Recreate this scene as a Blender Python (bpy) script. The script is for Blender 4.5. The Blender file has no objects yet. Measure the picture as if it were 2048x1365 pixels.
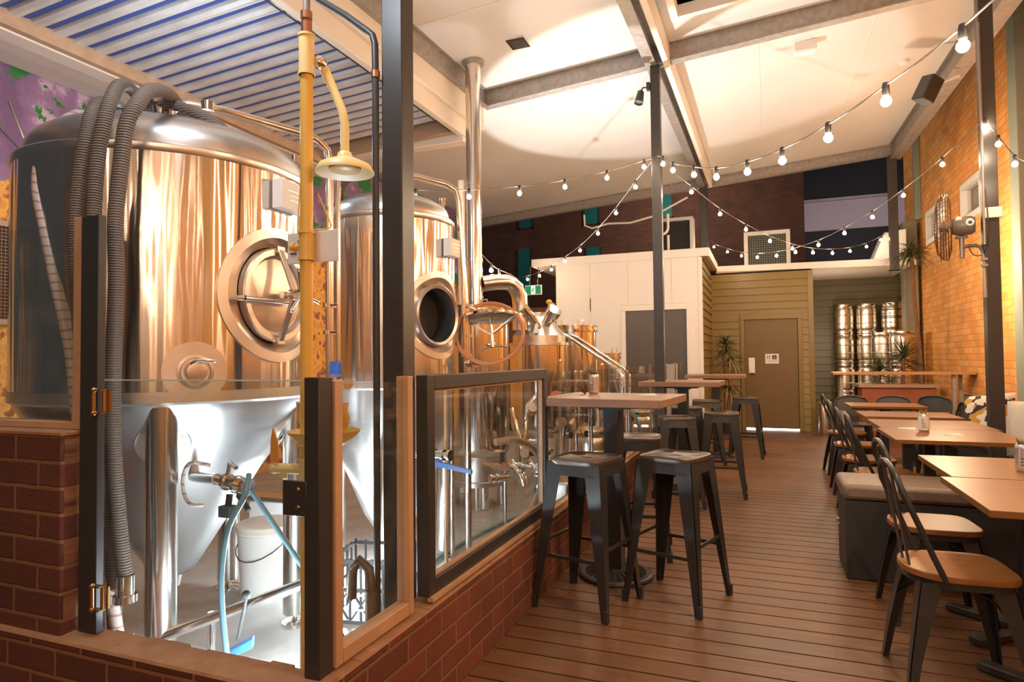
import bpy, bmesh, math, random
from mathutils import Vector, Matrix
random.seed(7)
SC = bpy.context.scene
COL = SC.collection
PI = math.pi
def R(d): return math.radians(d)

# ------------------------------------------------------------------ mesh builder
class MB:
    def __init__(s): s.v = []; s.f = []; s.mi = []; s.m = 0; s.M = Matrix.Identity(4)
    def push(s, loc=(0,0,0), rz=0, rx=0, ry=0):
        s.M = Matrix.Translation(loc) @ Matrix.Rotation(rz,4,'Z') @ Matrix.Rotation(ry,4,'Y') @ Matrix.Rotation(rx,4,'X'); return s
    def frame(s, o, zdir, xdir=None):
        z = Vector(zdir).normalized(); x = Vector(xdir) if xdir else (Vector((0,0,1)) if abs(z.z) < .95 else Vector((1,0,0)))
        y = z.cross(x).normalized(); x = y.cross(z).normalized()
        s.M = Matrix(((x.x,y.x,z.x,o[0]),(x.y,y.y,z.y,o[1]),(x.z,y.z,z.z,o[2]),(0,0,0,1))); return s
    def add(s, vs, fs):
        b = len(s.v)
        s.v += [tuple(s.M @ Vector(p)) for p in vs]
        s.f += [tuple(b+i for i in f) for f in fs]; s.mi += [s.m]*len(fs); return s
    def box(s, c, d, rz=0):
        x,y,z = d[0]/2,d[1]/2,d[2]/2; cs,sn = math.cos(rz),math.sin(rz)
        P = []
        for k in (-z,z):
            for (a,b) in ((-x,-y),(x,-y),(x,y),(-x,y)):
                P.append((c[0]+a*cs-b*sn, c[1]+a*sn+b*cs, c[2]+k))
        return s.add(P, [(3,2,1,0),(4,5,6,7),(0,1,5,4),(1,2,6,5),(2,3,7,6),(3,0,4,7)])
    def bb(s, x0,x1,y0,y1,z0,z1):
        return s.box(((x0+x1)/2,(y0+y1)/2,(z0+z1)/2),(x1-x0,y1-y0,z1-z0))
    def hexa(s, p8): return s.add(p8, [(3,2,1,0),(4,5,6,7),(0,1,5,4),(1,2,6,5),(2,3,7,6),(3,0,4,7)])
    def beam(s, a, b, w, h, up=(0,0,1)):
        a,b = Vector(a),Vector(b); d = (b-a).normalized(); u = Vector(up); sd = d.cross(u).normalized(); u = sd.cross(d).normalized()
        P = []
        for p in (a,b):
            for (i,j) in ((-1,-1),(1,-1),(1,1),(-1,1)): P.append(tuple(p+sd*(i*w/2)+u*(j*h/2)))
        return s.add(P, [(3,2,1,0),(4,5,6,7),(0,1,5,4),(1,2,6,5),(2,3,7,6),(3,0,4,7)])
    def tube(s, pts, r, n=12, caps=True, closed=False):
        pts = [Vector(p) for p in pts]; N = len(pts)
        rr = r if isinstance(r,(list,tuple)) else [r]*N
        vs = []; fs = []; ref = None
        for i,p in enumerate(pts):
            if closed: t = (pts[(i+1)%N]-pts[i-1]).normalized()
            else: t = (pts[min(i+1,N-1)]-pts[max(i-1,0)]).normalized()
            if ref is None:
                ref = Vector((0,0,1)) if abs(t.z) < .9 else Vector((1,0,0))
            a = (ref - t*ref.dot(t)).normalized(); ref = a; b = t.cross(a)
            for k in range(n):
                th = 2*PI*k/n; vs.append(tuple(p+(a*math.cos(th)+b*math.sin(th))*rr[i]))
        for i in range(N-1 if not closed else N):
            j = (i+1)%N
            for k in range(n):
                k2 = (k+1)%n; fs.append((i*n+k,i*n+k2,j*n+k2,j*n+k))
        if caps and not closed:
            fs.append(tuple(range(n-1,-1,-1))); fs.append(tuple((N-1)*n+k for k in range(n)))
        return s.add(vs, fs)
    def cyl(s, a, b, r, n=24): return s.tube([a,b], r, n)
    def lathe(s, prof, n=48, c=(0,0,0), a0=0, a1=2*PI):
        full = abs(a1-a0-2*PI) < 1e-6; m = n if full else n+1
        vs = []; fs = []; idx = []
        for (r,z) in prof:
            if r < 1e-6: idx.append(('p',len(vs))); vs.append((c[0],c[1],c[2]+z))
            else:
                idx.append(('r',len(vs)))
                for k in range(m):
                    t = a0+(a1-a0)*k/n; vs.append((c[0]+r*math.cos(t),c[1]+r*math.sin(t),c[2]+z))
        for (ta,ia),(tb,ib) in zip(idx,idx[1:]):
            for k in range(n):
                k2 = (k+1)%m if full else k+1
                if ta=='r' and tb=='r': fs.append((ia+k,ia+k2,ib+k2,ib+k))
                elif ta=='p' and tb=='r': fs.append((ia,ib+k2,ib+k))
                elif ta=='r' and tb=='p': fs.append((ia+k,ia+k2,ib))
        return s.add(vs, fs)
    def sphere(s, c, r, n=16, sz=1.0):
        k = max(6,n//2); return s.lathe([(r*math.sin(PI*i/k), -r*sz*math.cos(PI*i/k)) for i in range(k+1)], n, c)
    def prism(s, poly, z0, z1):
        n = len(poly); return s.add([(x,y,z0) for x,y in poly]+[(x,y,z1) for x,y in poly],
            [tuple(range(n-1,-1,-1)), tuple(range(n,2*n))]+[(i,(i+1)%n,n+(i+1)%n,n+i) for i in range(n)])
    def ring(s, c, nrm, Rr, r, n=40, m=8, sx=1, sy=1):
        s0 = s.M.copy(); f = MB().frame(c,nrm).M
        pts = [tuple(f @ Vector((Rr*sx*math.cos(2*PI*k/n),Rr*sy*math.sin(2*PI*k/n),0))) for k in range(n)]
        s.tube(pts, r, m, closed=True); return s
    def build(s, name, mat, parent=None, smooth=None, world=False, bevel=0, sub=0):
        me = bpy.data.meshes.new(name)
        off = Vector((0,0,0))
        if world and parent is not None:
            r = parent
            while r is not None: off += r.location; r = r.parent
        me.from_pydata([tuple(Vector(p)-off) for p in s.v], [], s.f)
        for m in (mat if isinstance(mat,(list,tuple)) else [mat]): me.materials.append(m)
        for p,i in zip(me.polygons, s.mi): p.material_index = i
        if smooth is not None:
            for p in me.polygons: p.use_smooth = True
            me.update()
            try: me.set_sharp_from_angle(angle=R(smooth))
            except Exception: pass
        o = bpy.data.objects.new(name, me); COL.objects.link(o)
        if parent is not None: o.parent = parent
        if bevel:
            b = o.modifiers.new('bevel','BEVEL'); b.width = bevel; b.segments = 2; b.limit_method = 'ANGLE'; b.angle_limit = R(40)
            if smooth is None:
                for p in me.polygons: p.use_smooth = True
                me.set_sharp_from_angle(angle=R(50))
        if sub:
            b = o.modifiers.new('sub','SUBSURF'); b.levels = sub; b.render_levels = sub
        return o

def tag(o, label=None, cat=None, group=None, kind=None):
    if label: o['label'] = label
    if cat: o['category'] = cat
    if group: o['group'] = group
    if kind: o['kind'] = kind
    return o
def thing(name, label, cat, loc=(0,0,0), rz=0, group=None):
    o = bpy.data.objects.new(name, None); COL.objects.link(o); o.empty_display_size = .05
    o.location = loc; o.rotation_euler = (0,0,rz); return tag(o,label,cat,group)
def struct(name, mb, m, **k): return tag(mb.build(name, m, **k), kind='structure')
def dup(root, loc, rz, label, group=None):
    r = root.copy(); COL.objects.link(r); r.location = loc; r.rotation_euler = (0,0,rz); r['label'] = label
    if group: r['group'] = group
    for ch in list(root.children):
        c = ch.copy(); COL.objects.link(c); c.parent = r
        for g in list(ch.children):
            d = g.copy(); COL.objects.link(d); d.parent = c
    return r

# ------------------------------------------------------------------ materials
def mat(name, col=(.5,.5,.5), rough=.5, metal=0, **k):
    m = bpy.data.materials.new(name); m.use_nodes = True
    b = m.node_tree.nodes['Principled BSDF']
    b.inputs['Base Color'].default_value = (*col,1); b.inputs['Roughness'].default_value = rough; b.inputs['Metallic'].default_value = metal
    for a,v in k.items():
        b.inputs[a.replace('_',' ')].default_value = v
    return m
def nd(m, t, **k):
    n = m.node_tree.nodes.new(t)
    for a,v in k.items():
        if a in n.inputs.keys(): n.inputs[a].default_value = v
        else: setattr(n, a, v)
    return n
def lk(m, a, b): m.node_tree.links.new(a, b)
def P(m): return m.node_tree.nodes['Principled BSDF']
def coord(m, scale=(1,1,1), rot=(0,0,0), loc=(0,0,0), kind='Object'):
    t = nd(m,'ShaderNodeTexCoord'); mp = nd(m,'ShaderNodeMapping'); mp.inputs['Scale'].default_value = scale
    mp.inputs['Rotation'].default_value = rot; mp.inputs['Location'].default_value = loc
    lk(m, t.outputs[kind], mp.inputs['Vector']); return mp.outputs['Vector']
def ramp(m, fac, stops):
    r = nd(m,'ShaderNodeValToRGB'); e = r.color_ramp.elements
    while len(e) < len(stops): e.new(.5)
    for i,(p,c) in enumerate(stops): e[i].position = p; e[i].color = (*c,1) if len(c)==3 else c
    lk(m, fac, r.inputs['Fac']); return r.outputs['Color']
def noise(m, vec, scale=5, detail=3, rough=.5):
    n = nd(m,'ShaderNodeTexNoise'); n.inputs['Scale'].default_value = scale; n.inputs['Detail'].default_value = detail; n.inputs['Roughness'].default_value = rough
    lk(m, vec, n.inputs['Vector']); return n.outputs['Fac']
def bump(m, h, strength=.3, dist=.01):
    b = nd(m,'ShaderNodeBump'); b.inputs['Strength'].default_value = strength; b.inputs['Distance'].default_value = dist
    lk(m, h, b.inputs['Height']); lk(m, b.outputs['Normal'], P(m).inputs['Normal']); return b
def mix(m, a, b, fac, mode='MIX'):
    x = nd(m,'ShaderNodeMix'); x.data_type = 'RGBA'; x.blend_type = mode
    for i,v in ((0,fac),(6,a),(7,b)):
        if isinstance(v,(int,float)): x.inputs[i].default_value = v
        elif isinstance(v,tuple): x.inputs[i].default_value = (*v,1)
        else: lk(m, v, x.inputs[i])
    return x.outputs[2]
def noisy(name, c1, c2, rough=.5, metal=0, scale=(6,6,6), ns=1.5, b=.0, rr=None, **k):
    m = mat(name, c1, rough, metal, **k); v = coord(m, scale); n = noise(m, v, ns, 5, .6)
    lk(m, ramp(m, n, [(.3,c1),(.7,c2)]), P(m).inputs['Base Color'])
    if b: bump(m, n, b, .01)
    if rr: lk(m, ramp(m, n, [(.3,(rr[0],)*3),(.7,(rr[1],)*3)]), P(m).inputs['Roughness'])
    return m
def brickmat(name, axis, c1, c2, mortar, scale=1.0, bs=.5, rough=.85, hue=None, bw=.24, rh=.086, off=(0,0)):
    m = mat(name, c1, rough)
    t = nd(m,'ShaderNodeTexCoord'); sp = nd(m,'ShaderNodeSeparateXYZ'); cb = nd(m,'ShaderNodeCombineXYZ')
    lk(m, t.outputs['Object'], sp.inputs[0])
    if axis == 'x':
        a = nd(m,'ShaderNodeMath', operation='ADD'); a.inputs[1].default_value = off[0]; lk(m, sp.outputs['X'], a.inputs[0])
    else:
        a = nd(m,'ShaderNodeMath', operation='ADD'); a.inputs[1].default_value = off[0]; lk(m, sp.outputs['Y'], a.inputs[0])
    z = nd(m,'ShaderNodeMath', operation='ADD'); z.inputs[1].default_value = off[1]; lk(m, sp.outputs['Z'], z.inputs[0])
    lk(m, a.outputs[0], cb.inputs[0]); lk(m, z.outputs[0], cb.inputs[1])
    wv = noise(m, cb.outputs[0], 9, 2)
    br = nd(m,'ShaderNodeTexBrick'); br.offset = .5
    br.inputs['Scale'].default_value = 1/scale; br.inputs['Mortar Size'].default_value = .008; br.inputs['Mortar Smooth'].default_value = .35
    br.inputs['Bias'].default_value = -.1; br.inputs['Brick Width'].default_value = bw; br.inputs['Row Height'].default_value = rh
    br.inputs['Color1'].default_value = (*c1,1); br.inputs['Color2'].default_value = (*c2,1); br.inputs['Mortar'].default_value = (*mortar,1)
    ad = nd(m,'ShaderNodeVectorMath', operation='MULTIPLY_ADD'); ad.inputs[1].default_value = (.008,.008,0)
    nz = nd(m,'ShaderNodeTexNoise'); nz.inputs['Scale'].default_value = 14; lk(m, cb.outputs[0], nz.inputs['Vector'])
    lk(m, nz.outputs['Color'], ad.inputs[0]); lk(m, cb.outputs[0], ad.inputs[2]); lk(m, ad.outputs[0], br.inputs['Vector'])
    n2 = noise(m, cb.outputs[0], 2.3, 4)
    col = mix(m, br.outputs['Color'], ramp(m, n2, [(.3,(.72,.72,.72)),(.7,(1.15,1.1,1.05))]), .8, 'MULTIPLY')
    lk(m, col, P(m).inputs['Base Color'])
    inv = nd(m,'ShaderNodeMath', operation='SUBTRACT'); inv.inputs[0].default_value = 1; lk(m, br.outputs['Fac'], inv.inputs[1])
    fine = noise(m, cb.outputs[0], 60, 3)
    h = nd(m,'ShaderNodeMath', operation='MULTIPLY_ADD'); h.inputs[1].default_value = .25; lk(m, fine, h.inputs[0]); lk(m, inv.outputs[0], h.inputs[2])
    bump(m, h.outputs[0], bs, .012); return m

def steelmat(name, col, rough, aniso=.7, wav=.0, horiz=False):
    m = mat(name, col, rough, 1); p = P(m)
    p.inputs['Anisotropic'].default_value = aniso; p.inputs['Anisotropic Rotation'].default_value = .25
    tg = nd(m,'ShaderNodeTangent'); tg.direction_type = 'RADIAL'; tg.axis = 'Z'; lk(m, tg.outputs[0], p.inputs['Tangent'])
    if wav:
        v = coord(m, (1,1,.07)); n = noise(m, v, 8.5, 2, .5); bump(m, n, wav, .03)
    return m
M = {}
M['steel'] = steelmat('steel_brushed', (.70,.66,.61), .17, .93, .55)
M['steel_top'] = noisy('steel_satin', (.74,.72,.69), (.64,.62,.60), .30, 1, scale=(3,3,3))
M['steel_pad'] = noisy('steel_pad', (.78,.74,.68), (.70,.66,.6), .38, 1, scale=(8,8,8))
M['steel_cone'] = noisy('steel_cone', (.80,.80,.81), (.66,.67,.69), .34, 1, scale=(2,2,2), rr=(.26,.44))
M['chrome'] = mat('polished_steel', (.82,.80,.77), .10, 1)
M['pipe'] = mat('pipe_steel', (.78,.75,.71), .2, 1)
M['door_steel'] = noisy('door_steel', (.56,.47,.39), (.66,.58,.50), .36, 1, scale=(3,3,9))
M['dark_void'] = mat('tank_inside', (.035,.033,.032), .8)
M['kettle'] = steelmat('kettle_steel', (.80,.74,.66), .12, .6, .15)
M['black'] = mat('black_powder_coat', (.038,.0365,.0365), .42)
M['black_gloss'] = mat('black_gloss_paint', (.032,.031,.031), .30)
M['post'] = noisy('dark_brown_post', (.043,.038,.036), (.052,.045,.042), .38, scale=(2,2,12))
M['iron'] = noisy('cast_iron', (.05,.048,.045), (.08,.076,.07), .42, .3, scale=(9,9,9), b=.2)
M['rubber'] = mat('rubber', (.03,.03,.03), .7)
M['white_paint'] = noisy('white_paint', (.80,.77,.73), (.76,.73,.69), .55, scale=(1,1,1))
M['ceiling'] = noisy('ceiling_panel', (.72,.69,.66), (.66,.63,.6), .42, scale=(.8,.8,.8))
M['cream'] = noisy('cream_paint', (.78,.70,.60), (.72,.63,.53), .5, scale=(1,1,1))
M['galv'] = noisy('galvanised_steel', (.30,.27,.25), (.42,.385,.355), .55, .55, scale=(14,14,14), ns=1.2)
M['louvre'] = noisy('louvre_steel', (.70,.69,.68), (.50,.48,.46), .45, .25, scale=(2,5,5))
M['louvre_blue'] = mat('louvre_gap_blue', (.03,.07,.30), .5)
M['timber'] = noisy('raw_timber_trim', (.60,.38,.23), (.48,.29,.17), .55, scale=(3,3,3))
M['ply'] = noisy('beam_timber', (.50,.34,.22), (.40,.26,.16), .6, scale=(2,8,8))
M['yellow'] = noisy('yellow_safety_paint', (.78,.46,.07), (.72,.44,.10), .35, scale=(5,5,5))
M['yellow_pale'] = noisy('pale_yellow_plastic', (.80,.62,.24), (.84,.68,.34), .4, scale=(5,5,5))
M['orange'] = mat('orange_handle', (.85,.33,.04), .4)
M['hose_grey'] = None
M['blue'] = mat('blue_vinyl', (.03,.12,.42), .35)
M['blue_hose'] = mat('blue_hose', (.14,.28,.36), .35)
M['copper'] = mat('copper_fitting', (.60,.30,.18), .3, 1)
M['gasket'] = mat('orange_gasket', (.50,.20,.08), .45)
M['brass'] = mat('brass', (.60,.36,.14), .25, 1)
M['plastic_white'] = mat('white_plastic', (.82,.80,.77), .45)
M['plate'] = noisy('sign_plate', (.82,.79,.75), (.78,.74,.69), .5)
M['concrete'] = noisy('brewery_floor', (.40,.38,.36), (.30,.285,.27), .35, scale=(3,3,3), ns=1.3, b=.05, rr=(.25,.5))
M['door_brown'] = noisy('dark_door', (.085,.072,.066), (.095,.080,.073), .45)
M['dark_grey'] = mat('dark_grey_panel', (.045,.043,.042), .6)
M['olive_col'] = noisy('olive_column', (.27,.25,.18), (.24,.225,.16), .5)
M['silvergreen'] = noisy('pale_green_column', (.30,.33,.27), (.27,.30,.24), .5)
M['teal'] = mat('teal_window', (.02,.19,.20), .25)
M['lilac'] = noisy('lilac_render', (.52,.43,.44), (.47,.39,.40), .8)
M['terracotta'] = noisy('terracotta_planter', (.42,.13,.06), (.34,.10,.045), .6, scale=(3,3,3))
M['leaf'] = noisy('yucca_leaf', (.045,.075,.028), (.12,.14,.05), .45, scale=(7,7,3))
M['leaf_light'] = noisy('pale_yucca_leaf', (.16,.15,.06), (.36,.28,.12), .45, scale=(7,7,3))
M['bark'] = noisy('bark', (.28,.13,.05), (.16,.08,.04), .8, scale=(9,9,9), b=.4)
M['soil'] = mat('soil', (.05,.03,.02), .9)
M['cushion_white'] = noisy('white_cushion', (.74,.70,.64), (.68,.63,.57), .9, scale=(20,20,20), b=.05)
M['sky_dark'] = mat('dark_wall_and_sky', (.012,.011,.012), .7)  # shared by the lower wall and the stand-in night sky panel
M['label_white'] = mat('label_white', (.8,.8,.8), .5)
M['label_dark'] = mat('label_dark', (.03,.03,.05), .5)
M['label_red'] = mat('label_red', (.4,.06,.04), .5)
M['can'] = mat('can_metal', (.75,.72,.7), .25, .8)
M['paper'] = mat('paper', (.82,.80,.76), .7)
M['keg'] = steelmat('keg_steel', (.85,.78,.69), .30, .5)
M['keg_dark'] = mat('keg_band', (.03,.03,.03), .4)
M['leather'] = noisy('brown_leatherette', (.24,.17,.12), (.20,.145,.105), .42, scale=(30,30,30), b=.08)
M['box_black'] = mat('black_laminate', (.04,.039,.038), .5)
M['fencewood'] = noisy('fence_board', (.30,.14,.07), (.22,.10,.05), .6, scale=(2,2,9))
M['conduit'] = mat('grey_conduit', (.30,.25,.22), .4, .4)
M['motor'] = mat('fan_motor_grey', (.20,.17,.14), .4)
M['cage'] = mat('fan_cage', (.16,.08,.04), .35, .6)
M['crate'] = mat('grey_crate', (.05,.053,.056), .5)
M['bronze_valve'] = noisy('old_bronze', (.20,.15,.11), (.12,.10,.08), .5, .7, scale=(20,20,20), b=.3)

def hosemat():
    m = mat('ribbed_hose', (.2,.16,.13), .6); v = coord(m, (1,1,1))
    w = nd(m,'ShaderNodeTexWave'); w.bands_direction = 'Z'; w.inputs['Scale'].default_value = 34; w.inputs['Distortion'].default_value = 1.2
    w.inputs['Detail'].default_value = 1; w.inputs['Detail Scale'].default_value = 2; lk(m, v, w.inputs['Vector'])
    lk(m, ramp(m, w.outputs['Fac'], [(.2,(.085,.068,.056)),(.8,(.20,.16,.13))]), P(m).inputs['Base Color']); bump(m, w.outputs['Fac'], .5, .01); return m
M['hose_grey'] = hosemat()
def hosemat2():
    m = mat('clear_braided_hose', (.42,.34,.30), .35); v = coord(m, (1,1,1))
    w = nd(m,'ShaderNodeTexWave'); w.bands_direction = 'Z'; w.inputs['Scale'].default_value = 9; w.inputs['Distortion'].default_value = 3; lk(m, v, w.inputs['Vector'])
    lk(m, ramp(m, w.outputs['Fac'], [(.05,(.32,.20,.17)),(.2,(.50,.43,.40))]), P(m).inputs['Base Color']); return m
M['hose_clear'] = hosemat2()

def glassmat():
    m = bpy.data.materials.new('clear_glass'); m.use_nodes = True; nt = m.node_tree
    for n in list(nt.nodes): nt.nodes.remove(n)
    out = nt.nodes.new('ShaderNodeOutputMaterial'); tr = nt.nodes.new('ShaderNodeBsdfTransparent'); tr.inputs[0].default_value = (.93,.95,.93,1)
    gl = nt.nodes.new('ShaderNodeBsdfGlossy'); gl.inputs['Roughness'].default_value = .02
    fr = nt.nodes.new('ShaderNodeFresnel'); fr.inputs[0].default_value = 1.5
    mx = nt.nodes.new('ShaderNodeMixShader'); df = nt.nodes.new('ShaderNodeBsdfDiffuse'); df.inputs[0].default_value = (.7,.7,.7,1); mx2 = nt.nodes.new('ShaderNodeMixShader')
    tc = nt.nodes.new('ShaderNodeTexCoord'); nz = nt.nodes.new('ShaderNodeTexNoise'); nz.inputs['Scale'].default_value = 9; nz.inputs['Detail'].default_value = 6
    rp = nt.nodes.new('ShaderNodeValToRGB'); rp.color_ramp.elements[0].position = .45; rp.color_ramp.elements[1].position = .8
    rp.color_ramp.elements[0].color = (.004,.004,.004,1); rp.color_ramp.elements[1].color = (.05,.05,.05,1)
    L = nt.links.new
    L(tc.outputs['Object'], nz.inputs['Vector']); L(nz.outputs['Fac'], rp.inputs[0]); L(rp.outputs[0], mx2.inputs[0])
    ge = nt.nodes.new('ShaderNodeNewGeometry'); sb = nt.nodes.new('ShaderNodeMath'); sb.operation = 'SUBTRACT'; sb.inputs[0].default_value = 1; ml = nt.nodes.new('ShaderNodeMath'); ml.operation = 'MULTIPLY'
    L(ge.outputs['Backfacing'], sb.inputs[1]); L(sb.outputs[0], ml.inputs[0]); L(fr.outputs[0], ml.inputs[1]); L(ml.outputs[0], mx.inputs[0]); L(tr.outputs[0], mx.inputs[1]); L(gl.outputs[0], mx.inputs[2]); L(mx.outputs[0], mx2.inputs[1]); L(df.outputs[0], mx2.inputs[2]); L(mx2.outputs[0], out.inputs[0])
    return m
M['glass'] = glassmat()
def emis(name, col, s):
    m = mat(name, (0,0,0), .5); P(m).inputs['Emission Color'].default_value = (*col,1); P(m).inputs['Emission Strength'].default_value = s; return m
M['bulb'] = emis('bulb_glow', (1,.78,.54), 320)
M['gap_glow'] = emis('lit_gap', (1,.97,.92), 3.5)  # emission stands in for light leaking under the green door, no lamp
M['exit_green'] = emis('exit_green', (.01,.26,.08), .8)
M['exit_white'] = emis('exit_white', (.8,.9,.8), 1.0)

def woodmat(name, c1, c2, rough, sc=(1,14,14)):
    m = mat(name, c1, rough); v = coord(m, sc); n = noise(m, v, 2.5, 5, .6); n2 = noise(m, coord(m,(2,2,2)), 1.2, 2)
    c = ramp(m, n, [(.3,c1),(.7,c2)]); lk(m, mix(m, c, ramp(m, n2, [(.3,(.75,.75,.75)),(.7,(1.1,1.1,1.1))]), .7, 'MULTIPLY'), P(m).inputs['Base Color']); bump(m, n, .08, .005); return m
M['seatwood'] = woodmat('honey_seat_wood', (.40,.17,.05), (.31,.125,.035), .38)
P(M['seatwood']).inputs['Specular IOR Level'].default_value = .3
M['table_rust'] = woodmat('bar_table_wood', (.36,.20,.12), (.25,.13,.08), .42, (2,9,9))
M['shelfwood'] = woodmat('shelf_wood', (.50,.27,.12), (.38,.19,.08), .4)
M['tabletop'] = noisy('dark_table_laminate', (.23,.095,.028), (.26,.108,.033), .36, scale=(5,5,5)); P(M['tabletop']).inputs['Specular IOR Level'].default_value = .3
def deckmat():
    m = mat('deck_boards', (.3,.15,.08), .42)
    t = nd(m,'ShaderNodeTexCoord'); sp = nd(m,'ShaderNodeSeparateXYZ'); lk(m, t.outputs['Object'], sp.inputs[0])
    d = nd(m,'ShaderNodeMath', operation='DIVIDE'); d.inputs[1].default_value = .132; lk(m, sp.outputs['Y'], d.inputs[0])
    fl = nd(m,'ShaderNodeMath', operation='FLOOR'); lk(m, d.outputs[0], fl.inputs[0])
    wn = nd(m,'ShaderNodeTexWhiteNoise'); wn.noise_dimensions = '1D'; lk(m, fl.outputs[0], wn.inputs['W'])
    v = coord(m, (1.2,16,16)); n = noise(m, v, 2.5, 5, .65); n2 = noise(m, coord(m,(1.3,1.3,1.3)), 1.4, 4)
    c = ramp(m, n, [(.25,(.125,.056,.023)),(.75,(.215,.100,.042))])
    c = mix(m, c, ramp(m, wn.outputs['Value'], [(0,(.88,.88,.88)),(1,(1.10,1.08,1.06))]), 1.0, 'MULTIPLY')
    c = mix(m, c, ramp(m, n2, [(.35,(.72,.72,.72)),(.65,(1.15,1.15,1.15))]), .8, 'MULTIPLY')
    # nail heads: rows every 0.46 m, two per board
    def frac(sock, period, off):
        a = nd(m,'ShaderNodeMath', operation='ADD'); a.inputs[1].default_value = off; lk(m, sock, a.inputs[0])
        q = nd(m,'ShaderNodeMath', operation='DIVIDE'); q.inputs[1].default_value = period; lk(m, a.outputs[0], q.inputs[0])
        f = nd(m,'ShaderNodeMath', operation='FRACT'); lk(m, q.outputs[0], f.inputs[0])
        s_ = nd(m,'ShaderNodeMath', operation='SUBTRACT'); s_.inputs[1].default_value = .5; lk(m, f.outputs[0], s_.inputs[0])
        u = nd(m,'ShaderNodeMath', operation='MULTIPLY'); u.inputs[1].default_value = period; lk(m, s_.outputs[0], u.inputs[0]); return u.outputs[0]
    cx = frac(sp.outputs['X'], .46, .43); cy = frac(sp.outputs['Y'], .066, 0)
    cb = nd(m,'ShaderNodeCombineXYZ'); lk(m, cx, cb.inputs[0]); lk(m, cy, cb.inputs[1])
    ln = nd(m,'ShaderNodeVectorMath', operation='LENGTH'); lk(m, cb.outputs[0], ln.inputs[0])
    lt = nd(m,'ShaderNodeMath', operation='LESS_THAN'); lt.inputs[1].default_value = .0042; lk(m, ln.outputs['Value'], lt.inputs[0])
    c = mix(m, c, (.03,.02,.015), lt.outputs[0])
    lk(m, c, P(m).inputs['Base Color']); bump(m, n, .12, .004)
    lk(m, ramp(m, n2, [(.3,(.36,)*3),(.7,(.52,)*3)]), P(m).inputs['Roughness']); return m
M['deck'] = deckmat()
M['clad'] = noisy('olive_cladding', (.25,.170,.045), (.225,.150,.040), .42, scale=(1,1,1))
M['clad_dark'] = noisy('olive_cladding_dark', (.135,.115,.060), (.12,.10,.052), .5, scale=(1,1,1))  # darker olive copy of the cladding, for the recess wall
M['door_green'] = noisy('olive_door', (.19,.118,.040), (.17,.105,.036), .5, scale=(2,2,2))
M['brick_y_side'] = brickmat('red_brick_side', 'y', (.20,.058,.030), (.125,.040,.024), (.24,.12,.062), bs=.9)
M['brick_x_side'] = brickmat('red_brick_front', 'x', (.145,.048,.030), (.10,.034,.024), (.27,.13,.065), off=(0,.0), bs=.9)
M['mortar_top'] = noisy('mortar_cap', (.42,.23,.12), (.32,.16,.08), .9, scale=(9,9,9), b=.6)
M['brick_orange'] = brickmat('orange_brick', 'y', (.80,.32,.07), (.88,.47,.15), (.60,.30,.10), bs=.35)
M['brick_far'] = brickmat('dark_red_brick', 'x', (.15,.066,.050), (.11,.052,.042), (.09,.055,.045), bs=.3)

def muralmat():
    m = mat('mural_paint', (.5,.3,.5), .7)
    t = nd(m,'ShaderNodeTexCoord'); sp = nd(m,'ShaderNodeSeparateXYZ'); lk(m, t.outputs['Object'], sp.inputs[0])
    v = coord(m,(1,1,1)); a = noise(m, v, 2.2, 6, .6); b = noise(m, v, 3.2, 5, .7); c = noise(m, v, 9, 3, .6)
    pur = ramp(m, a, [(.40,(.19,.10,.21)),(.55,(.30,.18,.32)),(.60,(.55,.40,.52))])
    grn = nd(m,'ShaderNodeMath', operation='GREATER_THAN'); grn.inputs[1].default_value = .54; lk(m, b, grn.inputs[0])
    cc = mix(m, pur, (.025,.20,.035), grn.outputs[0])
    org = ramp(m, c, [(.38,(.65,.27,.05)),(.52,(.85,.42,.08)),(.62,(.30,.08,.03))])
    w = nd(m,'ShaderNodeMath', operation='MULTIPLY_ADD'); w.inputs[1].default_value = .6; lk(m, a, w.inputs[0]); lk(m, sp.outputs['Z'], w.inputs[2])
    g = nd(m,'ShaderNodeMath', operation='LESS_THAN'); g.inputs[1].default_value = 2.95; lk(m, w.outputs[0], g.inputs[0])
    lk(m, mix(m, cc, org, g.outputs[0]), P(m).inputs['Base Color']); return m
M['mural'] = muralmat()
def trimat():
    m = mat('triangle_fabric', (.7,.7,.7), .85); v = coord(m, (9,9,9), rot=(R(20),R(30),R(15)))
    vo = nd(m,'ShaderNodeTexVoronoi'); vo.distance = 'MANHATTAN'; vo.inputs['Scale'].default_value = 1.6; lk(m, v, vo.inputs['Vector'])
    s = nd(m,'ShaderNodeSeparateColor'); lk(m, vo.outputs['Color'], s.inputs[0])
    r = ramp(m, s.outputs[0], [(0,(.03,.028,.028)),(.42,(.72,.68,.60)),(.86,(.55,.30,.05))]); 
    for n in m.node_tree.nodes:
        if n.type == 'VALTORGB': n.color_ramp.interpolation = 'CONSTANT'
    lk(m, r, P(m).inputs['Base Color']); return m
M['tri'] = trimat()
def meshmat():
    m = mat('fine_mesh', (.3,.25,.2), .5); return m

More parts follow.
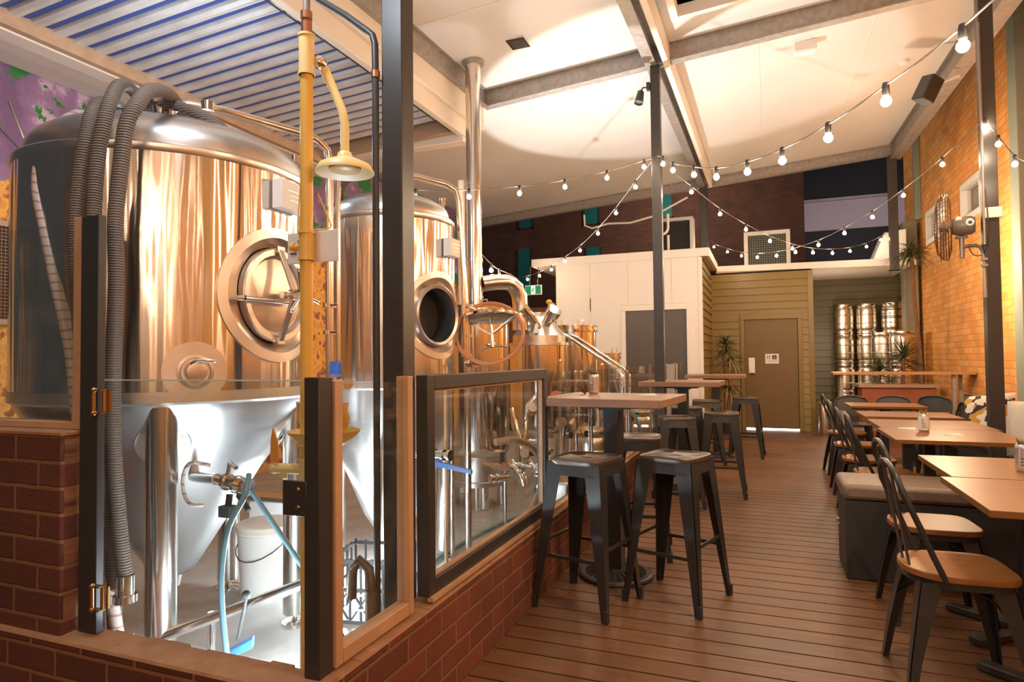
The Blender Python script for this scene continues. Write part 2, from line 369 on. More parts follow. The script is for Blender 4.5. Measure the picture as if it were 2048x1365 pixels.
# ------------------------------------------------------------------ the place: floors, walls, roof
SG = .45  # side gap
def cz(x, y): return 4.20+.075*(x+1)+.03*(y-6)
d = MB()
k = -24
while k*.132 < 13.9:
    y0 = k*.132+.0055; y1 = (k+1)*.132-.0055
    d.bb(-3.4, 2.6, y0, y1, -.03, 0) if y1 < 1.35 else d.bb(-1.14, 2.6, y0, y1, -.03, 0)
    k += 1
struct('floor', d, M['deck'])
struct('floor_subframe', MB().bb(-3.6,2.7,-3.3,14,-.16,-.11), M['rubber'])
struct('floor_brewery', MB().bb(-5.6,-1.17,1.54,10.3,-.06,.05), M['concrete'])
struct('floor_yard', MB().bb(-9,2.6,10.3,22,-.1,-.035), M['dark_grey'])

# low brick walls round the brewery
w = MB().bb(-1.235,-1.14,1.425,10.0,-.03,.37); struct('wall_low_side', w, M['brick_y_side'], bevel=.006)
w = MB().bb(-5.2,-1.1405,1.422,1.53,-.03,.3695); struct('wall_low_front', w, M['brick_x_side'], bevel=.006)
def caps():
    a = MB()
    n = 60
    for i in range(n):
        y0 = 1.5+i*(8.5/n); y1 = y0+8.5/n
        h = .376+.002*math.sin(i*1.7)
        a.hexa([(-1.238,y0,.368),(-1.137,y0,.368),(-1.137,y1,.368),(-1.238,y1,.368),(-1.238,y0,h+.004),(-1.140,y0,h-.004),(-1.140,y1,h-.004),(-1.238,y1,h+.004)])
    return a
struct('trim_mortar_side', caps(), M['mortar_top'])
a = MB()
for i in range(50):
    x0 = -5.2+i*4.062/50; x1 = x0+4.062/50
    wv = .006*math.sin(i*2.3)+.004*math.sin(i*5.1)
    a.hexa([(x0,1.419,.366),(x1,1.419,.366),(x1,1.535+wv,.366),(x0,1.535+wv,.366),(x0,1.424,.374),(x1,1.424,.374),(x1,1.532+wv,.381),(x0,1.532+wv,.381)])
struct('trim_mortar_front', a, M['mortar_top'])
p = MB().bb(-5.2,-2.17,1.44,1.555,.37,1.03); struct('wall_pier', p, M['brick_x_side'], bevel=.01)
a = MB().bb(-5.2,-2.165,1.435,1.56,1.03,1.045); struct('trim_pier_mortar', a, M['mortar_top'], bevel=.004)

# right hand brick wall with windows
def wallwin():
    m = MB(); X0,X1 = 2.55,2.75
    holes = [(9.05,10.34,3.04,3.57),(11.45,12.36,3.08,3.62)]
    
    m.bb(X0,X1,-5.5,9.05,-.05,5.2); m.bb(X0,X1,10.34,11.45,-.05,5.2); m.bb(X0,X1,12.36,14.2,-.05,5.2)
    for y0,y1,z0,z1 in holes: m.bb(X0,X1,y0,y1,-.05,z0); m.bb(X0,X1,y0,y1,z1,5.2)
    return m
struct('wall_right', wallwin(), M['brick_orange'])
for i,(y0,y1,z0,z1) in enumerate([(9.05,10.34,3.04,3.57),(11.45,12.36,3.08,3.62)]):
    f = MB(); t = .08
    for (a,b,c,e) in ((y0,y0+t,z0+t,z1-t),(y1-t,y1,z0+t,z1-t),(y0,y1,z0,z0+t),(y0,y1,z1-t,z1)): f.bb(2.51,2.62,a,b,c,e)
    f.bb(2.56,2.60,(y0+y1)/2-.02,(y0+y1)/2+.02,z0+t,z1-t)
    wo = struct('window_%d'%(i+1), f, M['white_paint'], bevel=.004)
    MB().bb(2.575,2.585,y0+t,y1-t,z0+t,z1-t).build('pane', M['glass'], wo)
    c = MB()
    for q in range(14):
        yy = y0+t+(y1-y0-2*t)*(q+.5)/14; c.lathe([(.028,z0+t),(.028,z1-t)], 8, (2.66,yy,0))
    c.build('curtain', M['lilac'], wo, smooth=60)
# walls behind the camera and left (seen in the steel only)
struct('wall_back', MB().bb(-5.6,2.75,-5.6,-5.4,-.05,4.4), brickmat('back_orange_brick','x',(.42,.20,.08),(.5,.27,.12),(.35,.2,.1)))
mu = MB(); mu.bb(-5.4,-5.2,1.9,11,-.05,4.0); struct('wall_left', mu, M['mural'])
# mesh grille on the mural wall
g = thing('mesh_grille','square wire mesh grille on the painted wall left of the big tank','grille',(-5.15,3.0,1.6))
f = MB(); f.bb(-5.19,-5.14,2.2,3.9,1.56,1.6); f.bb(-5.19,-5.14,2.2,3.9,2.28,2.32); f.bb(-5.19,-5.14,2.2,2.24,1.6,2.28); f.bb(-5.19,-5.14,3.86,3.9,1.6,2.28)
f.build('frame', M['ply'], g, world=True)
f = MB()
for q in range(65): f.box((-5.155,2.24+1.62*q/64,1.94),(.004,.006,.68))
for q in range(28): f.box((-5.150,3.05,1.6+.68*q/27),(.004,1.62,.006))
f.build('wire_mesh', M['cage'], g, world=True)
f = MB().bb(-5.195,-5.175,2.24,3.86,1.6,2.28).build('backing', M['dark_grey'], g, world=True)

# ceiling slabs with roof falls
def slab(x0,x1,y0,y1,t=.09):
    m = MB(); P8 = [(x0,y0,cz(x0,y0)),(x1,y0,cz(x1,y0)),(x1,y1,cz(x1,y1)),(x0,y1,cz(x0,y1))]
    m.hexa(P8+[(a,b,c+t) for a,b,c in P8]); return m
def addm(a, b): o = len(a.v); a.v += b.v; a.f += [tuple(i+o for i in f) for f in b.f]; a.mi += b.mi; return a
ce = MB()
for q in ((-2.70,-.62,-5.4,6.05),(-.62,1.0,-5.4,2.6),(-.62,2.05,5.42,6.05),(1.0,2.05,-5.4,5.42),(-6.6,2.05,6.05,11.6)): addm(ce, slab(*q))
struct('ceiling', ce, M['ceiling'])
# panel joints
j = MB()
for xx in (-1.9,.0,1.0):
    j.beam((xx,6.2,cz(xx,6.2)-.002),(xx,11.4,cz(xx,11.4)-.002),.012,.004)
for yy in (-3,-.5,1.4,3.0,4.6): j.beam((-2.6,yy,cz(-2.6,yy)-.002),(-1.0,yy,cz(-1.0,yy)-.002),.012,.004)
struct('trim_panel_joints', j, M['cream'])
def rbeam(name,label,a,b,w=.10,h=.17,m='galv',off=.085):
    t = MB(); A = Vector(a); B = Vector(b); A.z -= off; B.z -= off
    t.beam(A,B,w*.35,h); t.beam(A+Vector((0,0,h/2)),B+Vector((0,0,h/2)),w,.012); t.beam(A-Vector((0,0,h/2)),B-Vector((0,0,h/2)),w,.012)
    return tag(t.build(name, M[m]), label, 'beam')
def cp(x,y,dz=0): return (x,y,cz(x,y)+dz)
rbeam('roof_beam','galvanised steel cross beam over the middle dark post', cp(-2.68,6.1),cp(1.85,6.1))
rbeam('roof_beam','galvanised lengthwise beam running over the middle dark post', cp(-.95,-3),cp(-.95,11.5))
rbeam('roof_beam','galvanised lengthwise beam beside the slatted roof, left of the steel flue', cp(-2.68,-3),cp(-2.68,6.05))
rbeam('roof_beam','dark steel beam along the top of the orange brick wall', cp(1.95,-3),cp(1.95,11.5), .16,.24,'galv',.12)
rbeam('roof_beam','pale steel beam at the far edge of the white ceiling', cp(-6.5,11.5),cp(2.0,11.5),.10,.15)
# timber lining beside the centre beam
tag(MB().beam(cp(-.80,-3,-.12),cp(-.80,11.3,-.12),.05,.2).build('roof_beam', M['cream']),'cream timber board fixed beside the central roof beam','beam')
# louvre opening in the ceiling
f = MB()
for (x0,x1,y0,y1) in ((-.68,-.62,2.54,5.48),(1.0,1.06,2.54,5.48),(-.62,1.0,5.42,5.48),(-.62,1.0,2.54,2.6)):
    f.hexa([(x0,y0,cz(x0,y0)-.10),(x1,y0,cz(x1,y0)-.10),(x1,y1,cz(x1,y1)-.10),(x0,y1,cz(x0,y1)-.10),(x0,y0,cz(x0,y0)+.12),(x1,y0,cz(x1,y0)+.12),(x1,y1,cz(x1,y1)+.12),(x0,y1,cz(x0,y1)+.12)])
op = thing('louvre_roof','small slatted skylight let into the white ceiling above the deck','skylight',(.2,4,4.2))
f.build('frame', M['white_paint'], op, world=True)
def blades(x0,x1,y0,y1,zf,pitch,parent=None,wd=.104):
    s_ = MB(); bl = MB(); n = int((y1-y0)/pitch)
    for i in range(n):
        y = y0+(i+.5)*pitch
        prof = [(-wd*.52,.030),(-wd*.38,-.004),(-wd*.1,-.016),(wd*.16,-.012),(wd*.30,.006),(wd*.36,.000),(wd*.44,.014)]
        for q in range(len(prof)-1):
            (a,za),(b,zb) = prof[q],prof[q+1]; t = .004
            s_.hexa([(x0,y+a,zf(x0,y)+za),(x1,y+a,zf(x1,y)+za),(x1,y+b,zf(x1,y)+zb),(x0,y+b,zf(x0,y)+zb),
                     (x0,y+a,zf(x0,y)+za+t),(x1,y+a,zf(x1,y)+za+t),(x1,y+b,zf(x1,y)+zb+t),(x0,y+b,zf(x0,y)+zb+t)])
        bl.hexa([(x0,y+pitch*.34,zf(x0,y)+.006),(x1,y+pitch*.34,zf(x1,y)+.006),(x1,y+pitch*.60,zf(x1,y)+.012),(x0,y+pitch*.60,zf(x0,y)+.012),
                 (x0,y+pitch*.34,zf(x0,y)+.010),(x1,y+pitch*.34,zf(x1,y)+.010),(x1,y+pitch*.60,zf(x1,y)+.016),(x0,y+pitch*.60,zf(x0,y)+.016)])
    return s_,bl
s_,bl = blades(-.61,.99,2.6,5.42,lambda x,y: cz(x,y)+.06,.16)
s_.build('slats', M['louvre'], op, world=True, smooth=30); bl.build('gap_strips', M['dark_grey'], op, world=True)
# big slatted roof over the tanks
lz = lambda x,y: 3.50+.06*(x+4.4)
lr = thing('louvre_roof','large slatted metal roof with blue gaps above the brewing tanks','louvre roof',(-3.6,2.5,3.5))
s_,bl = blades(-4.40,-2.80,.0,5.6,lz,.1405)
s_.build('slats', M['louvre'], lr, world=True, smooth=30); bl.build('gap_strips', M['louvre_blue'], lr, world=True)
f = MB().beam((-4.43,-.2,3.49),(-4.43,5.7,3.49),.06,.16).build('side_board', M['ply'], lr, world=True)
f = MB().beam((-4.4,5.66,3.58),(-2.8,5.66,3.66),.06,.26).build('end_board', M['ply'], lr, world=True)
# white gutter boxes each side of the slatted roof
f = MB(); f.bb(-4.62,-4.46,-1,6.3,3.40,3.58); f.bb(-4.9,-4.62,-1,6.3,3.46,3.60); f.bb(-5.2,-4.9,-1,6.3,3.50,3.64)
struct('trim_left_gutter', f, M['cream'], bevel=.01)
f = MB(); f.bb(-2.80,-2.735,-2,6.1,3.50,3.76); f.bb(-2.735,-2.69,-2,6.1,3.66,4.05)
struct('trim_right_gutter', f, M['cream'], bevel=.008)
f = MB(); f.bb(-4.7,-2.75,5.72,5.86,3.45,3.72); f.bb(-4.7,-2.7,5.86,6.05,3.62,4.05)
struct('trim_cross_gutter', f, M['cream'], bevel=.008)
tag(MB().tube([(-2.83,-1.0,3.52),(-2.83,2.5,3.5),(-2.83,4.0,3.52),(-2.83,5.6,3.51)],.006,6).build('cable',M['black']),'thin black cable clipped along the white gutter edge','cable')

# posts
def post(x,y,z0,z1,w,label,m='post'):
    t = thing('steel_post',label,'post',(x,y,z0)); MB().box((0,0,(z1-z0)/2),(w,w,z1-z0)).build('shaft', M[m], t, bevel=.004)
    MB().box((0,0,.004),(w+.05,w+.05,.008)).build('base_plate', M[m], t); return t
post(-1.280,2.092,.05,3.62,.088,'tall wide dark post between the two framed glass panels')
post(-.915,6.1,.0,cz(-.95,6.1)-.17,.088,'slim dark post in the middle of the bar under the roof beam crossing')
tr = post(1.705,6.2,0,cz(1.7,6.2)-.03,.10,'dark post on the right with the wall fan bolted to it')
post(1.90,11.45,2.6,cz(1.9,11.5)-.2,.12,'short dark post over the shed roof near the far right corner')
post(-.93,11.45,2.9,cz(-.95,11.5)-.16,.12,'brown post rising from the shed roof behind the middle post')
tag(MB().bb(2.28,2.50,12.9,13.2,0,3.62).build('column', M['olive_col'], bevel=.01),'thick olive green column beside the stacked kegs','column')
tag(MB().bb(2.46,2.55,12.8,12.95,3.62,5.1).build('downpipe', M['silvergreen'], bevel=.01),'narrow grey green pipe running up the corner above the thick column','pipe')
tag(MB().bb(2.42,2.54,7.88,8.13,0,5.0).build('column', M['silvergreen'], bevel=.01),'pale green column against the orange brick wall at the right edge','column')
# ------------------------------------------------------------------ far background
bb_ = thing('brick_building','dark red brick building with small teal windows behind the bar','building',(-4,17,0))
MB().bb(-12,.95,17,17.6,-.1,8).build('wall', M['brick_far'], bb_, world=True)
for (x0,x1,z0,z1) in ((-6.45,-6.0,4.95,5.5),(-4.55,-4.1,4.9,5.6),(-2.45,-2.15,4.9,5.6),(-6.5,-6.05,3.3,4.4),(-4.5,-4.05,3.6,4.3),(-8.6,-8.1,3.3,4.4)):
    wn = MB(); wn.bb(x0,x0+.04,16.95,17.02,z0,z1); wn.bb(x1-.04,x1,16.95,17.02,z0,z1); wn.bb(x0,x1,16.95,17.02,z0,z0+.04)
    wn = wn.build('window_frame', M['dark_grey'], bb_, world=True)
    MB().bb(x0+.03,x1-.03,16.97,16.99,z0+.03,z1).build('pane', M['teal'], wn, world=True)
lb = thing('rendered_building','building with a lilac wall band under a dark night sky panel behind the shed','building',(2.5,21,0))
MB().bb(.95,5,21,21.4,5.0,5.85).build('lilac_band', M['lilac'], lb, world=True)
MB().bb(.95,5,21.1,21.4,-.1,5.0).build('lower_wall', M['sky_dark'], lb, world=True)
MB().bb(.95,5,21.1,21.4,5.85,9).build('night_sky_panel', M['sky_dark'], lb, world=True)  # dark panel added in place of the night sky above the lilac band
MB().bb(.95,5,20.9,21.1,5.85,5.93).build('ledge', M['galv'], lb, world=True)
# timber fence, far left
fn = thing('timber_fence','brown timber board fence beyond the brewing kettles','fence',(-4.5,12,0))
f = MB()
for i in range(20): f.bb(-9,-3.25,12,12.03,.0+i*.115,.0+i*.115+.108)
f.build('boards', M['fencewood'], fn, world=True)
for x in (-8.5,-6.5,-4.5): MB().bb(x,x+.08,12.03,12.1,0,2.35).build('post', M['fencewood'], fn, world=True)
# ------------------------------------------------------------------ white and green sheds
s = MB(); YF = 10.15
s.bb(-3.2,-2.06,YF,YF+.1,-.03,2.82); s.bb(-1.10,-.90,YF,YF+.1,-.03,2.82); s.bb(-2.06,-1.10,YF,YF+.1,2.03,2.82)
s.bb(-3.2,-3.1,YF+.1,12,-.03,2.82)
struct('wall_white', s, M['white_paint'])
s = MB()
for x in (-2.62,-2.0,-1.32): s.box((x,YF-.003,2.43),(.012,.006,.78))
s.box((-2.62,YF-.003,1.2),(.012,.006,2.1)); s.box((-1.59,YF-.004,2.12),(1.06,.008,.012))
struct('trim_panel_battens', s, M['cream'])
dr = MB(); dr.bb(-2.12,-2.05,YF-.02,YF+.03,0,2.019); dr.bb(-1.11,-1.04,YF-.02,YF+.03,0,2.019); dr.bb(-2.12,-1.04,YF-.02,YF+.03,2.02,2.09)
do = struct('door_2', dr, M['white_paint'], bevel=.004)
MB().bb(-2.045,-1.115,YF+.005,YF+.04,0.02,2.015).build('leaf', M['door_brown'], do)
MB().bb(-2.0,-1.9,YF-.01,YF+.01,1.0,1.06).build('bolt', M['chrome'], do)
# weatherboards
def boards(m, ax, a0, a1, fixed, z0, z1, pitch, out):
    z = z0
    while z < z1-.01:
        t = min(z+pitch, z1)
        if ax == 'x': m.hexa([(a0,fixed-out*.024,z),(a1,fixed-out*.024,z),(a1,fixed,z),(a0,fixed,z),(a0,fixed-out*.006,t-.004),(a1,fixed-out*.006,t-.004),(a1,fixed,t),(a0,fixed,t)])
        else: m.hexa([(fixed,a0,z),(fixed+out*.024,a0,z),(fixed+out*.024,a1,z),(fixed,a1,z),(fixed,a0,t),(fixed+out*.006,a0,t-.004),(fixed+out*.006,a1,t-.004),(fixed,a1,t)])
        z += pitch
g = MB(); YG = 12.05
g.bb(-.9,.75,YG,YG+.1,2.0,2.75); g.bb(-.9,-.36,YG,YG+.1,-.03,2.0); g.bb(.56,.75,YG,YG+.1,-.03,2.0)
boards(g,'x',-.88,.70,YG,2.11,2.75,.127,1); boards(g,'x',-.88,-.42,YG,.0,2.03,.127,1); boards(g,'x',.60,.70,YG,.0,2.03,.127,1)
g.bb(.70,.78,YG-.03,YG+.1,-.03,2.74); g.bb(-.9,-.86,YG-.03,YG,-.03,2.74)
struct('wall_green', g, M['clad'])
g = MB(); g.bb(-.91,-.89,10.25,12.05,-.03,2.8); boards(g,'y',10.25,12.03,-.89,.0,2.8,.127,1); struct('wall_green_side', g, M['clad'])
tag(MB().bb(-.925,-.875,YF-.01,YF+.1,-.03,2.81).build('trim_corner', M['white_paint']), kind='structure')
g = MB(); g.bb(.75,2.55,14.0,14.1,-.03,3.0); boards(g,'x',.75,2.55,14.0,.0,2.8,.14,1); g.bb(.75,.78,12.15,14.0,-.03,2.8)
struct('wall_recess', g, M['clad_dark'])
dr = MB(); dr.bb(-.40,-.33,YG-.035,YG+.05,-.0,1.929); dr.bb(.53,.60,YG-.035,YG+.05,0,1.929); dr.bb(-.40,.60,YG-.035,YG+.05,1.93,2.02)
do = struct('door_1', dr, M['clad'], bevel=.004)
dleaf = MB().bb(-.325,.525,YG+.0,YG+.04,.035,1.93).build('leaf', M['door_green'], do)
MB().bb(-.27,-.17,YG-.012,YG+.0,.98,1.26).build('push_plate', M['steel_pad'], do)
q = MB(); q.tube([(-.25,YG-.012,1.0),(-.25,YG-.05,.99),(-.17,YG-.05,.99)],.010,8); q.build('handle', M['chrome'], do, smooth=50)
sg = MB().bb(.0,.22,YG-.012,YG-.0,1.155,1.325).build('restroom_sign', M['label_white'], do)
q = MB()
for cx in (.04,.075):
    q.lathe([(0,-.001),(.007,0),(.007,.002),(0,.003)],10); q.M = Matrix.Identity(4)
q = MB()
for k_,cx in enumerate((.042,.075)):
    q.bb(cx-.008,cx+.008,YG-.015,YG-.011,1.262,1.285); q.bb(cx-.006,cx-.001,YG-.015,YG-.011,1.238,1.262); q.bb(cx+.001,cx+.006,YG-.015,YG-.011,1.238,1.262)
    q.frame((cx,YG-.011,1.293),(0,-1,0)).lathe([(0,.004),(.006,.004),(.006,0)],10); q.M = Matrix.Identity(4)
q.build('people_symbols', M['label_red'], sg)
q = MB().bb(.115,.185,YG-.015,YG-.011,1.23,1.302); q.build('symbol_panel', M['label_dark'], sg)
q = MB(); f0 = YG-.019
q.frame((.145,YG-.015,1.291),(0,-1,0)).lathe([(0,.004),(.006,.004),(.006,0)],10); q.M = Matrix.Identity(4)
q.tube([(.145,f0,1.284),(.148,f0,1.264),(.162,f0,1.263),(.168,f0,1.247),(.174,f0,1.247)],.0026,6)
q.tube([(.147,f0,1.275),(.160,f0,1.275)],.0022,6)
q.tube([(.141,f0,1.270),(.134,f0,1.262),(.133,f0,1.250),(.140,f0,1.241),(.151,f0,1.239),(.160,f0,1.246),(.162,f0,1.252)],.0025,6)
q.build('wheelchair_symbol', M['label_white'], sg)
q = MB()
for i in range(12): q.bb(.03+i*.0135,.039+i*.0135,YG-.014,YG-.011,1.196,1.202+.003*(i%2))
q.build('small_text', M['label_dark'], sg)
MB().bb(-.325,.525,YG+.0,YG+.05,.002,.033).build('lit_gap_under_door', M['gap_glow'], do)
# shed roofs and fascias
f = MB()
f.bb(-3.62,-.78,YF-.02,YF+.03,2.82,2.945); f.bb(-.80,-.76,YF+.0,12.05-.02,2.82,2.945)
f.hexa([(-.78,12.0,2.80),(2.3,12.0,2.74),(2.3,12.05,2.74),(-.78,12.05,2.80),(-.78,12.0,2.90),(2.3,12.0,2.86),(2.3,12.05,2.86),(-.78,12.05,2.90)])
f.bb(-3.62,-3.58,YF,12.2,2.82,2.945)
struct('trim_fascia', f, M['white_paint'])
f = MB(); f.bb(-3.6,-.79,YF+.03,14,2.83,2.87); f.bb(-.79,2.3,12.05,14.1,2.78,2.82); struct('ceiling_shed_roof', f, M['cream'])
# light switch and yellow lever by the white wall
t = tag(MB().box((-3.06,YF-.02,1.85),(.06,.04,.13)).build('switch_box', M['plastic_white'], bevel=.006),'small white box on the left edge of the white shed wall','switch box')
t = thing('overflow_pipe','thin white pipe with a yellow crooked top standing left of the white shed','pipe',(-3.3,10.4,0))
MB().tube([(-3.3,10.4,0),(-3.3,10.4,2.15)],.018,10).build('riser', M['plastic_white'], t, world=True, smooth=50)
MB().tube([(-3.3,10.4,2.12),(-3.32,10.4,2.2),(-3.42,10.4,2.24)],.022,10).build('elbow', M['yellow'], t, world=True, smooth=50)
# exit sign
e = thing('exit_sign','green running man exit sign hanging under the left end of the white shed fascia','sign',(-3.57,10.08,2.34))
EX = Matrix.Translation((-3.57,10.08,2.425)) @ Matrix.Diagonal((1.24,1,1.24,1)) @ Matrix.Translation((2.82,-8.2,-2.215))
def eb(m,*a,**k): return m.build(*a,parent=e,world=True,**k)
q = MB(); q.M = EX; q.box((-2.82,8.2,2.215),(.235,.03,.13)); eb(q,'housing',M['label_white'],bevel=.004)
q = MB(); q.M = EX; q.box((-2.82,8.182,2.215),(.215,.006,.11)); eb(q,'green_panel',M['exit_green'])
q = MB(); q.M = EX; q.box((-2.82,8.177,2.215),(.06,.004,.108)); eb(q,'white_panel',M['exit_white'])
q = MB(); q.M = EX; yy = 8.173
q.tube([(-2.820,yy,2.235),(-2.826,yy,2.212)],.006,6); q.tube([(-2.826,yy,2.212),(-2.812,yy,2.200),(-2.812,yy,2.178)],.0045,6); q.tube([(-2.826,yy,2.212),(-2.834,yy,2.194),(-2.846,yy,2.188)],.0045,6)
q.tube([(-2.820,yy,2.234),(-2.806,yy,2.226),(-2.800,yy,2.234)],.0035,6); q.tube([(-2.820,yy,2.234),(-2.834,yy,2.226),(-2.838,yy,2.214)],.0035,6); q.sphere((-2.816,yy,2.248),.0075,8)
eb(q,'running_figure',M['exit_green'])
for x in (-3.64,-3.50): eb(MB().cyl((x,10.08,2.50),(x,10.14,2.83),.005,8),'hanger',M['conduit'])
# rooftop machines
def condenser(name,label,x0,x1,y,z0,z1,meshm,fr):
    t = thing(name,label,'air conditioner',((x0+x1)/2,y,z0)); f = MB(); b = .05 if not fr else fr
    f.bb(x0,x1,y,y+.35,z0,z0+b); f.bb(x0,x1,y,y+.35,z1-b,z1); f.bb(x0,x0+b,y,y+.35,z0+b,z1-b); f.bb(x1-b,x1,y,y+.35,z0+b,z1-b); f.build('casing', M['white_paint'], t, world=True)
    MB().bb(x0+b,x1-b,y+.1,y+.3,z0+b,z1-b).build('dark_inside', M['dark_grey'], t, world=True)
    f = MB(); n = 16
    for i in range(n+1): f.box((x0+b+(x1-x0-2*b)*i/n,y+.02,(z0+z1)/2),(.006,.006,z1-z0-2*b)); f.box(((x0+x1)/2,y+.02,z0+b+(z1-z0-2*b)*i/n),(x1-x0-2*b,.006,.006))
    f.build('wire_grid', meshm, t, world=True); return t
condenser('air_conditioner','white framed roof vent with square wire grid above the green door',-.33,.47,12.8,2.83,3.62,M['silvergreen'],.07)
condenser('air_conditioner','dark grilled air conditioner on the white shed roof behind the middle post',-1.95,-1.22,12.5,2.875,3.95,M['dark_grey'],.06)
t = thing('vent_cowl','white box cowl with a round outlet on the shed roof by the thick column','vent',(2.0,12.6,2.83))
f = MB(); f.hexa([(1.72,12.5,2.83),(2.26,12.5,2.83),(2.26,13.1,2.83),(1.72,13.1,2.83),(1.94,12.5,3.38),(2.26,12.5,3.42),(2.26,13.1,3.42),(1.94,13.1,3.38)]); f.build('cowl', M['white_paint'], t, world=True, bevel=.01)
f = MB(); f.frame((2.12,12.5,3.02),(0,-1,0)).lathe([(.0,.02),(.09,.02),(.10,0.05),(.11,0.05),(.11,0)],24); f.build('outlet', M['cream'], t, world=True, smooth=40)
# hooks near the middle post
for i,(z) in enumerate((3.36,3.0)):
    t = thing('pipe_hook',('upper' if i==0 else 'lower')+' of the two white J shaped pipe ends left of the middle post','pipe',(-1.45,11.0,z))
    pts = [(-1.70,11.0,z+.28)]+[(-1.59-.11*math.cos(q*PI/8),11.0,z+.11-.11*math.sin(q*PI/8)) for q in range(9)]+[(-1.48,11.0,z+.34)]
    pts[0] = (-1.70,11.0,z+.2); MB().tube(pts,.022,10).build('bent_pipe', M['plastic_white'], t, world=True, smooth=50)
tag(MB().tube([(-3.05,11.44,3.92),(-3.04,11.44,3.72),(-2.9,11.44,3.66),(-2.6,11.44,3.72),(-2.2,11.44,3.70),(-1.8,11.44,3.78),(-1.2,11.44,4.06)],.018,8).build('cable', M['plastic_white'], smooth=50),'thick white cable sagging under the far roof edge left of the middle post','cable')
# ------------------------------------------------------------------ glass screens
def frame_rect(m,x,y0,y1,z0,z1,b,th):  # frame in plane x
    m.bb(x-th/2,x+th/2,y0,y0+b,z0,z1); m.bb(x-th/2,x+th/2,y1-b,y1,z0,z1); m.bb(x-th/2,x+th/2,y0+b,y1-b,z0,z0+b); m.bb(x-th/2,x+th/2,y0+b,y1-b,z1-b,z1)
t = thing('glass_screen','narrow side glass screen in raw timber trim beside the black corner post','glass screen',(-1.2,1.8,.38))
f = MB(); f.bb(-1.215,-1.165,1.555,1.59,.385,1.215); f.bb(-1.215,-1.165,1.965,1.998,.385,1.215); f.bb(-1.215,-1.165,1.59,1.965,.385,.43); f.build('timber_trim', M['timber'], t, world=True, bevel=.003)
MB().bb(-1.195,-1.187,1.59,1.965,.43,1.20).build('pane', M['glass'], t, world=True)
t = thing('glass_screen','black steel framed glass screen on the low brick wall before the bar table','glass screen',(-1.2,2.7,.38))
f = MB(); frame_rect(f,-1.185,2.095,3.50,.40,1.215,.055,.05); f.build('steel_frame', M['black'], t, world=True, bevel=.003)
f = MB(); frame_rect(f,-1.185,2.15,3.445,.455,1.16,.010,.020); f.build('timber_bead', M['timber'], t, world=True)
MB().bb(-1.189,-1.181,2.16,3.435,.465,1.15).build('pane', M['glass'], t, world=True)
MB().bb(-1.17,-1.145,2.10,3.50,.385,.40).build('timber_sill', M['timber'], t, world=True)
t = thing('corner_post','short black corner post holding the front glass gate','post',(-1.2,1.53,.378))
MB().bb(-1.225,-1.172,1.49,1.55,.379,1.225).build('shaft', M['black'], t, world=True, bevel=.003)
pl = MB().bb(-1.30,-1.215,1.488,1.496,.83,.93).build('latch_plate', M['black'], t, world=True, bevel=.003)
for z in (.855,.905): MB().frame((-1.245,1.488,z),(0,-1,0)).lathe([(.0,.006),(.006,.005),(.008,0)],12).build('screw', M['brass'], pl, world=True, smooth=50)
t = thing('glass_gate','frameless front glass gate before the brewing tank','glass gate',(-1.6,1.5,.38))
MB().bb(-2.045,-1.232,1.494,1.502,.405,1.213).build('pane', M['glass'], t, world=True)
M['glass_edge'] = mat('glass_edge', (.75,.85,.82), .15); P(M['glass_edge']).inputs['Transmission Weight'].default_value = .3
MB().bb(-2.045,-1.232,1.4935,1.5025,1.2131,1.2175).build('polished_edge', M['glass_edge'], t, world=True)
t = thing('gate_post','tall black post with brass hinges left of the front glass gate','post',(-2.1,1.51,.378))
MB().bb(-2.150,-2.064,1.484,1.512,.379,1.77).build('shaft', M['black'], t, world=True, bevel=.003)
for z in (1.145,.505):
    h = MB(); h.cyl((-2.062,1.470,z-.034),(-2.062,1.470,z+.034),.0065,12); h.cyl((-2.026,1.480,z-.034),(-2.026,1.480,z+.034),.0065,12)
    for zz in (z-.038,z+.038): h.box((-2.045,1.474,zz),(.048,.022,.004)); h.sphere((-2.062,1.470,zz),.010,10)
    h.box((-2.015,1.490,z),(.012,.006,.07)); h.build('hinge', M['brass'], t, world=True, smooth=40)
t = thing('glass_screen','upper glass panel standing on the brick pier at the far left','glass screen',(-3,1.53,1.045))
f = MB(); f.bb(-2.21,-2.165,1.50,1.56,1.07,1.775); f.bb(-5.1,-2.165,1.50,1.56,1.046,1.07); f.build('timber_trim', M['timber'], t, world=True, bevel=.002)
MB().bb(-5.1,-2.21,1.526,1.534,1.07,1.765).build('pane', M['glass'], t, world=True)
# long run of frameless glass with steel uprights
gt = thing('glass_fence','long frameless glass fence with slim steel uprights running to the white shed','glass fence',(-1.18,7,.376))
ys = [3.62,4.55,5.9,7.2,8.4,9.3,9.95]
for a,b in zip(ys,ys[1:]): MB().bb(-1.19,-1.182,a,b-.02,.39,1.19).build('pane', M['glass'], gt, world=True)
for y in ys[1:]:
    u = MB(); u.bb(-1.20,-1.192,y-.012,y+.012,.377,1.2); u.bb(-1.18,-1.172,y-.012,y+.012,.377,1.2); u.build('upright', M['chrome'], gt, world=True)
MB().bb(-1.205,-1.167,3.52,9.98,.377,.392).build('bottom_rail', M['timber'], gt, world=True)
